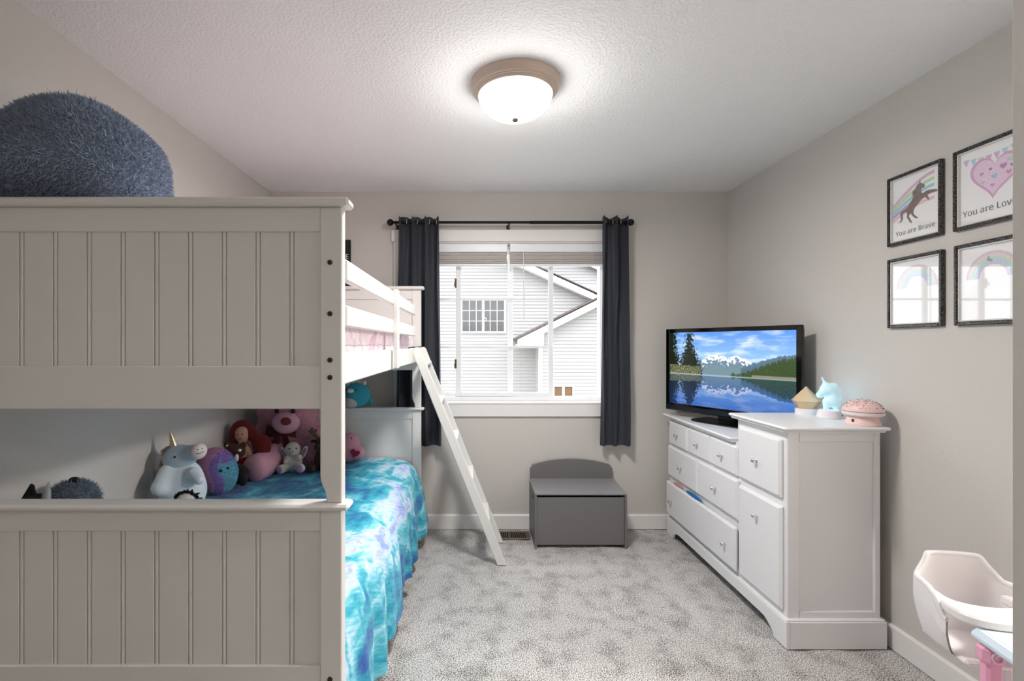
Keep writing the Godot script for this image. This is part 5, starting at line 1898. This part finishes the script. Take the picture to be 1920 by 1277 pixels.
	mb = blob([["e", hc, Vector3(0.042, 0.050, 0.040)], ["c", hc - Vector3(0, 0.05, 0), hc - Vector3(0, 0.075, 0), 0.016, 0.018], ["c", hc - Vector3(0, 0.085, 0), hc - Vector3(0, 0.175, 0), 0.036, 0.045], ["c", hc - Vector3(0.035, 0.085, 0), hc + Vector3(-0.055, -0.165, 0.03), 0.017, 0.014], ["c", hc - Vector3(-0.035, 0.085, 0), hc + Vector3(0.070, -0.150, 0.03), 0.017, 0.014]], 0.007, 0.014)
	part(doll, "body", mb, skin)
	var red := fleece(Color(0.42, 0.09, 0.08), 0.3)
	mb = blob([["e", hc + Vector3(-0.012, 0.018, -0.022), Vector3(0.068, 0.062, 0.042)], ["c", hc + Vector3(-0.055, -0.01, -0.02), hc + Vector3(-0.065, -0.13, -0.015), 0.030, 0.024], ["c", hc + Vector3(0.055, -0.005, -0.02), hc + Vector3(0.120, -0.095, 0.0), 0.034, 0.030], ["e", hc + Vector3(0.115, -0.065, -0.005), Vector3(0.048, 0.062, 0.035)]], 0.009, 0.03)
	part(doll, "hair", mb, red)
	dots(doll, [hc + Vector3(-0.014, 0.005, 0.0385), hc + Vector3(0.016, 0.005, 0.0385)], 0.0034, "eye", Color(0.12, 0.10, 0.12))
	mb = MB.new()
	mb.tube([hc + Vector3(-0.012, -0.019, 0.0385), hc + Vector3(0.001, -0.023, 0.0395), hc + Vector3(0.014, -0.018, 0.0385)], 0.0014, 5)
	part(doll, "mouth", mb, mat(Color(0.5, 0.12, 0.12), 0.6))
	mb = blob([["e", hc - Vector3(0, 0.155, 0), Vector3(0.052, 0.050, 0.046)], ["c", hc + Vector3(-0.02, -0.19, 0.01), hc + Vector3(-0.02, -0.205, 0.10), 0.030, 0.02], ["c", hc + Vector3(0.03, -0.19, 0.01), hc + Vector3(0.04, -0.205, 0.10), 0.030, 0.02]], 0.008, 0.02)
	part(doll, "dress", mb, fleece(Color(0.50, 0.10, 0.09), 0.06))
	# --- small brown, black and white plush
	D = 2.66
	c = px(443, 850, D)
	var rp := thing("panda_plush", "small brown, black and white plush beside the doll", "plush toy", Vector3(c.x, Y, -D))
	mb = blob([["e", Vector3(c.x + 0.01, Y + 0.055, -D), Vector3(0.058, 0.055, 0.05)], ["c", Vector3(c.x + 0.03, Y + 0.07, -D + 0.02), Vector3(c.x + 0.065, Y + 0.03, -D + 0.06), 0.024, 0.022]], 0.008, 0.02)
	part(rp, "body", mb, fleece(Color(0.05, 0.045, 0.05), 0.3))
	mb = blob([["e", c + Vector3(0, 0.012, 0.015), Vector3(0.058, 0.044, 0.044)], ["e", c + Vector3(-0.045, 0.048, 0.01), Vector3(0.018, 0.018, 0.010)], ["e", c + Vector3(0.045, 0.048, 0.01), Vector3(0.018, 0.018, 0.010)]], 0.007, 0.01)
	var rh := part(rp, "head", mb, fleece(Color(0.24, 0.12, 0.08), 0.3))
	for e in [[-0.024, -0.008, 0.050, 0.011, 0.020], [0.026, -0.012, 0.050, 0.012, 0.022], [0.002, -0.020, 0.056, 0.014, 0.012], [-0.038, 0.046, 0.022, 0.008, 0.006], [0.040, 0.026, 0.044, 0.010, 0.008]]:
		mb = MB.new()
		mb.ell(c + Vector3(e[0], e[1], e[2]), Vector3(e[3], e[4], 0.008), 12)
		part(rh, "white_patch", mb, fleece(Color(0.88, 0.87, 0.85), 0.1))
	dots(rh, [c + Vector3(-0.012, 0.010, 0.059), c + Vector3(0.014, 0.008, 0.059)], 0.004)
	# --- white bunny with lilac feet
	D = 2.92
	c = Vector3(-1.078, Y, -D)
	var bun := thing("bunny_plush", "small cream plush bunny with lilac ears and soles", "plush toy", c)
	var cream := fleece(Color(0.85, 0.83, 0.79), 0.12)
	mb = blob([["e", c + Vector3(0, 0.055, 0), Vector3(0.050, 0.058, 0.045)], ["e", c + Vector3(-0.002, 0.138, 0.012), Vector3(0.045, 0.043, 0.040)], ["e", c + Vector3(0.012, 0.126, 0.042), Vector3(0.022, 0.018, 0.018)], ["c", c + Vector3(0.03, 0.085, 0.03), c + Vector3(0.05, 0.10, 0.05), 0.018, 0.017], ["c", c + Vector3(-0.03, 0.085, 0.03), c + Vector3(-0.025, 0.075, 0.06), 0.018, 0.016], ["c", c + Vector3(-0.04, 0.03, 0.03), c + Vector3(-0.048, 0.035, 0.075), 0.024, 0.027], ["c", c + Vector3(0.045, 0.03, 0.03), c + Vector3(0.065, 0.040, 0.072), 0.024, 0.027]], 0.006, 0.012)
	part(bun, "body", mb, cream)
	for e in [[Vector3(-0.048, 0.036, 0.099), -0.25], [Vector3(0.067, 0.042, 0.096), 0.35]]:
		mb = MB.new()
		mb.ell(c + e[0], Vector3(0.017, 0.022, 0.006), 14, Basis(Vector3.UP, e[1]))
		part(bun, "sole", mb, fleece(Color(0.62, 0.53, 0.76), 0.05))
	for e in [[-1.0, 0.45], [1.0, -0.9]]:
		mb = MB.new()
		var b := Basis(Vector3(0, 0, 1), -e[0] * 0.45)
		mb.ell(c + Vector3(e[0] * 0.052, 0.112, 0.012 if e[0] < 0 else -0.02), Vector3(0.017, 0.046, 0.011), 16, b)
		var ear := part(bun, "ear", mb, cream)
		mb = MB.new()
		mb.ell(c + Vector3(e[0] * 0.053, 0.110, 0.020 if e[0] < 0 else -0.012), Vector3(0.010, 0.036, 0.006), 14, b)
		part(ear, "ear_lining", mb, fleece(Color(0.55, 0.47, 0.66), 0.05))
	dots(bun, [c + Vector3(-0.008, 0.150, 0.0515), c + Vector3(0.030, 0.150, 0.042)], 0.0046)
	dots(bun, [c + Vector3(0.016, 0.134, 0.0605)], 0.004, "nose", Color(0.75, 0.45, 0.5))
	# --- brown moose
	D = 3.0
	c = Vector3(-0.920, Y, -2.96)
	var mo := thing("moose_plush", "small brown plush moose with antlers beside the bunny", "plush toy", c)
	var brown := fleece(Color(0.25, 0.16, 0.12), 0.3)
	mb = blob([["e", c + Vector3(0, 0.065, 0), Vector3(0.048, 0.066, 0.04)], ["e", c + Vector3(0.0, 0.165, 0.012), Vector3(0.036, 0.042, 0.036)], ["e", c + Vector3(-0.006, 0.145, 0.045), Vector3(0.028, 0.024, 0.028)], ["c", c + Vector3(-0.04, 0.02, 0.02), c + Vector3(-0.045, 0.025, 0.07), 0.022, 0.022], ["c", c + Vector3(0.04, 0.02, 0.02), c + Vector3(0.045, 0.025, 0.07), 0.022, 0.022], ["e", c + Vector3(-0.05, 0.178, 0.01), Vector3(0.022, 0.009, 0.008)], ["e", c + Vector3(0.05, 0.178, 0.01), Vector3(0.022, 0.009, 0.008)]], 0.0065, 0.012)
	part(mo, "body", mb, brown)
	for s in [-1.0, 1.0]:
		mb = MB.new()
		mb.tube([c + Vector3(s * 0.02, 0.20, 0.01), c + Vector3(s * 0.05, 0.225, 0.01), c + Vector3(s * 0.075, 0.245, 0.012)], [0.010, 0.013, 0.010], 8)
		for q in [[0.045, 0.222, 0.035, 0.250], [0.062, 0.235, 0.056, 0.262]]:
			mb.tube([c + Vector3(s * q[0], q[1], 0.01), c + Vector3(s * q[2], q[3], 0.01)], [0.010, 0.008], 8)
		part(mo, "antler", mb, fleece(Color(0.42, 0.32, 0.20), 0.1))
	dots(mo, [c + Vector3(-0.018, 0.175, 0.044), c + Vector3(0.014, 0.175, 0.044)], 0.004)
	# --- pink plush with a magenta heart against the headboard
	c = Vector3(-0.815, Y + 0.085, -3.165)
	var ph := thing("heart_plush", "pink plush with a magenta heart leaning on the lower headboard", "plush toy", Vector3(c.x, Y, c.z))
	mb = blob([["e", c, Vector3(0.088, 0.086, 0.075)], ["e", c + Vector3(0.02, 0.07, 0.01), Vector3(0.052, 0.036, 0.045)], ["e", c + Vector3(0.075, -0.02, 0.03), Vector3(0.040, 0.046, 0.04)]], 0.008, 0.03)
	part(ph, "body", mb, fleece(Color(0.86, 0.62, 0.68), 0.25))
	mb = MB.new()
	var hp := PackedVector2Array()
	for q in heart(0, 0, 0.030): hp.append(Vector2(q.x, -q.y))
	mb.prism(hp, 0.006, Transform3D(Basis(Vector3.UP, 0.35) * Basis(Vector3(0, 0, 1), -0.4), c + Vector3(0.062, -0.012, 0.071)), 0.002)
	part(ph, "heart", mb, mat(Color(0.50, 0.06, 0.24), 0.8))
	dots(ph, [c + Vector3(0.035, 0.080, 0.052)], 0.005)
	# --- teal plush on the lower headboard's cap rail
	c = Vector3(-0.790, 0.906 + 0.086, -3.301)
	var tp := thing("round_plush", "turquoise round plush with a pale belly on the headboard rail", "plush toy", Vector3(c.x, 0.906, c.z))
	mb = blob([["e", c, Vector3(0.094, 0.086, 0.060)], ["e", c + Vector3(0.098, -0.045, 0.01), Vector3(0.016, 0.030, 0.012), Basis(Vector3(0, 0, 1), 0.35)]], 0.008, 0.012)
	part(tp, "body", mb, fleece(Color(0.22, 0.62, 0.70), 0.1))
	mb = MB.new()
	mb.ell(c + Vector3(-0.032, -0.045, 0.028), Vector3(0.052, 0.040, 0.038), 20)
	part(tp, "belly", mb, fleece(Color(0.74, 0.72, 0.71), 0.08))
	mb = MB.new()
	mb.ell(c + Vector3(-0.030, 0.030, 0.050), Vector3(0.026, 0.015, 0.014), 16)
	part(tp, "muzzle", mb, fleece(Color(0.90, 0.86, 0.84), 0.05))
	dots(tp, [c + Vector3(-0.062, 0.036, 0.043), c + Vector3(0.006, 0.036, 0.055)], 0.0065)
	mb = MB.new()
	mb.ell(c + Vector3(0.052, 0.078, 0.010), Vector3(0.014, 0.020, 0.008), 12, Basis(Vector3(0, 0, 1), -0.5))
	mb.ell(c + Vector3(-0.060, 0.074, 0.010), Vector3(0.014, 0.020, 0.008), 12, Basis(Vector3(0, 0, 1), 0.5))
	for k in 6:
		mb.tube([c + Vector3(-0.03 + 0.012 * k, 0.080, 0.01), c + Vector3(-0.034 + 0.014 * k, 0.100 + 0.004 * sin(k * 2.0), 0.012)], [0.006, 0.003], 6)
	part(tp, "mane", mb, fleece(Color(0.82, 0.80, 0.78), 0.1))
	# --- plush by the foot of the lower bunk
	c = Vector3(-1.352, 0.80, -1.64)
	var fl := thing("fluffy_plush", "grey blue fluffy plush behind the lower footboard", "plush toy", Vector3(c.x, Y, c.z))
	mb = blob([["e", c, Vector3(0.076, 0.072, 0.07)], ["e", c - Vector3(0, 0.135, 0), Vector3(0.085, 0.10, 0.075)]], 0.010, 0.04)
	part(fl, "body", mb, fleece(Color(0.34, 0.38, 0.43), 0.3))
	fur(fl, mb, 5000, 0.014, 0.0013, mat(Color(0.42, 0.46, 0.52), 0.95), 8, 1.2, func(p: Vector3) -> bool: return p.y > 0.70)
	mb = MB.new()
	mb.ell(c + Vector3(0.004, 0.076, 0.0), Vector3(0.018, 0.011, 0.012), 12)
	part(fl, "topknot", mb, fleece(Color(0.12, 0.10, 0.10), 0.3))
	c = Vector3(-1.318, 0.835, -1.46)
	var st := thing("starry_plush", "black starry plush with a silver horn behind the lower footboard", "plush toy", Vector3(c.x, Y, c.z))
	mb = blob([["e", c, Vector3(0.055, 0.050, 0.05)], ["e", c - Vector3(0, 0.15, 0), Vector3(0.065, 0.115, 0.06)]], 0.010, 0.04)
	part(st, "body", mb, fleece(Color(0.03, 0.03, 0.04), 0.1))
	mb = MB.new()
	mb.prism(PackedVector2Array([Vector2(-0.022, 0), Vector2(0.022, 0), Vector2(0.014, 0.040), Vector2(0.006, 0.046)]), 0.012, Transform3D(Basis.IDENTITY, c + Vector3(-0.012, 0.036, 0.0)), 0.003)
	part(st, "ear", mb, fleece(Color(0.03, 0.03, 0.04), 0.1))
	mb = MB.new()
	mb.tube([c + Vector3(0.032, 0.030, 0.0), c + Vector3(0.036, 0.050, 0.0), c + Vector3(0.042, 0.085, 0.0)], [0.014, 0.011, 0.002], 12)
	part(st, "horn", mb, mat(Color(0.80, 0.77, 0.76), 0.35, 0.7))
	c = Vector3(-1.121, 0.708, -1.9)
	var bw := thing("black_white_plush", "small white plush with shaggy black hair in front of the unicorn", "plush toy", Vector3(c.x, Y, c.z))
	mb = blob([["e", c, Vector3(0.044, 0.046, 0.042)], ["e", c - Vector3(0, 0.085, 0), Vector3(0.05, 0.058, 0.045)]], 0.008, 0.03)
	part(bw, "body", mb, fleece(Color(0.85, 0.84, 0.84), 0.15))
	mb = MB.new()
	for k in 40:
		var a := PI * k / 39.0
		var b0 := c + Vector3(0.047 * cos(a), 0.047 * sin(a), 0.006 * sin(k * 2.3))
		mb.tube([b0, b0 + Vector3(0.012 * cos(a) + 0.004 * sin(k * 1.9), 0.009 * sin(a), 0.012 * sin(k * 1.1))], [0.005, 0.002], 5)
	part(bw, "hair", mb, mat(Color(0.03, 0.03, 0.03), 0.9))
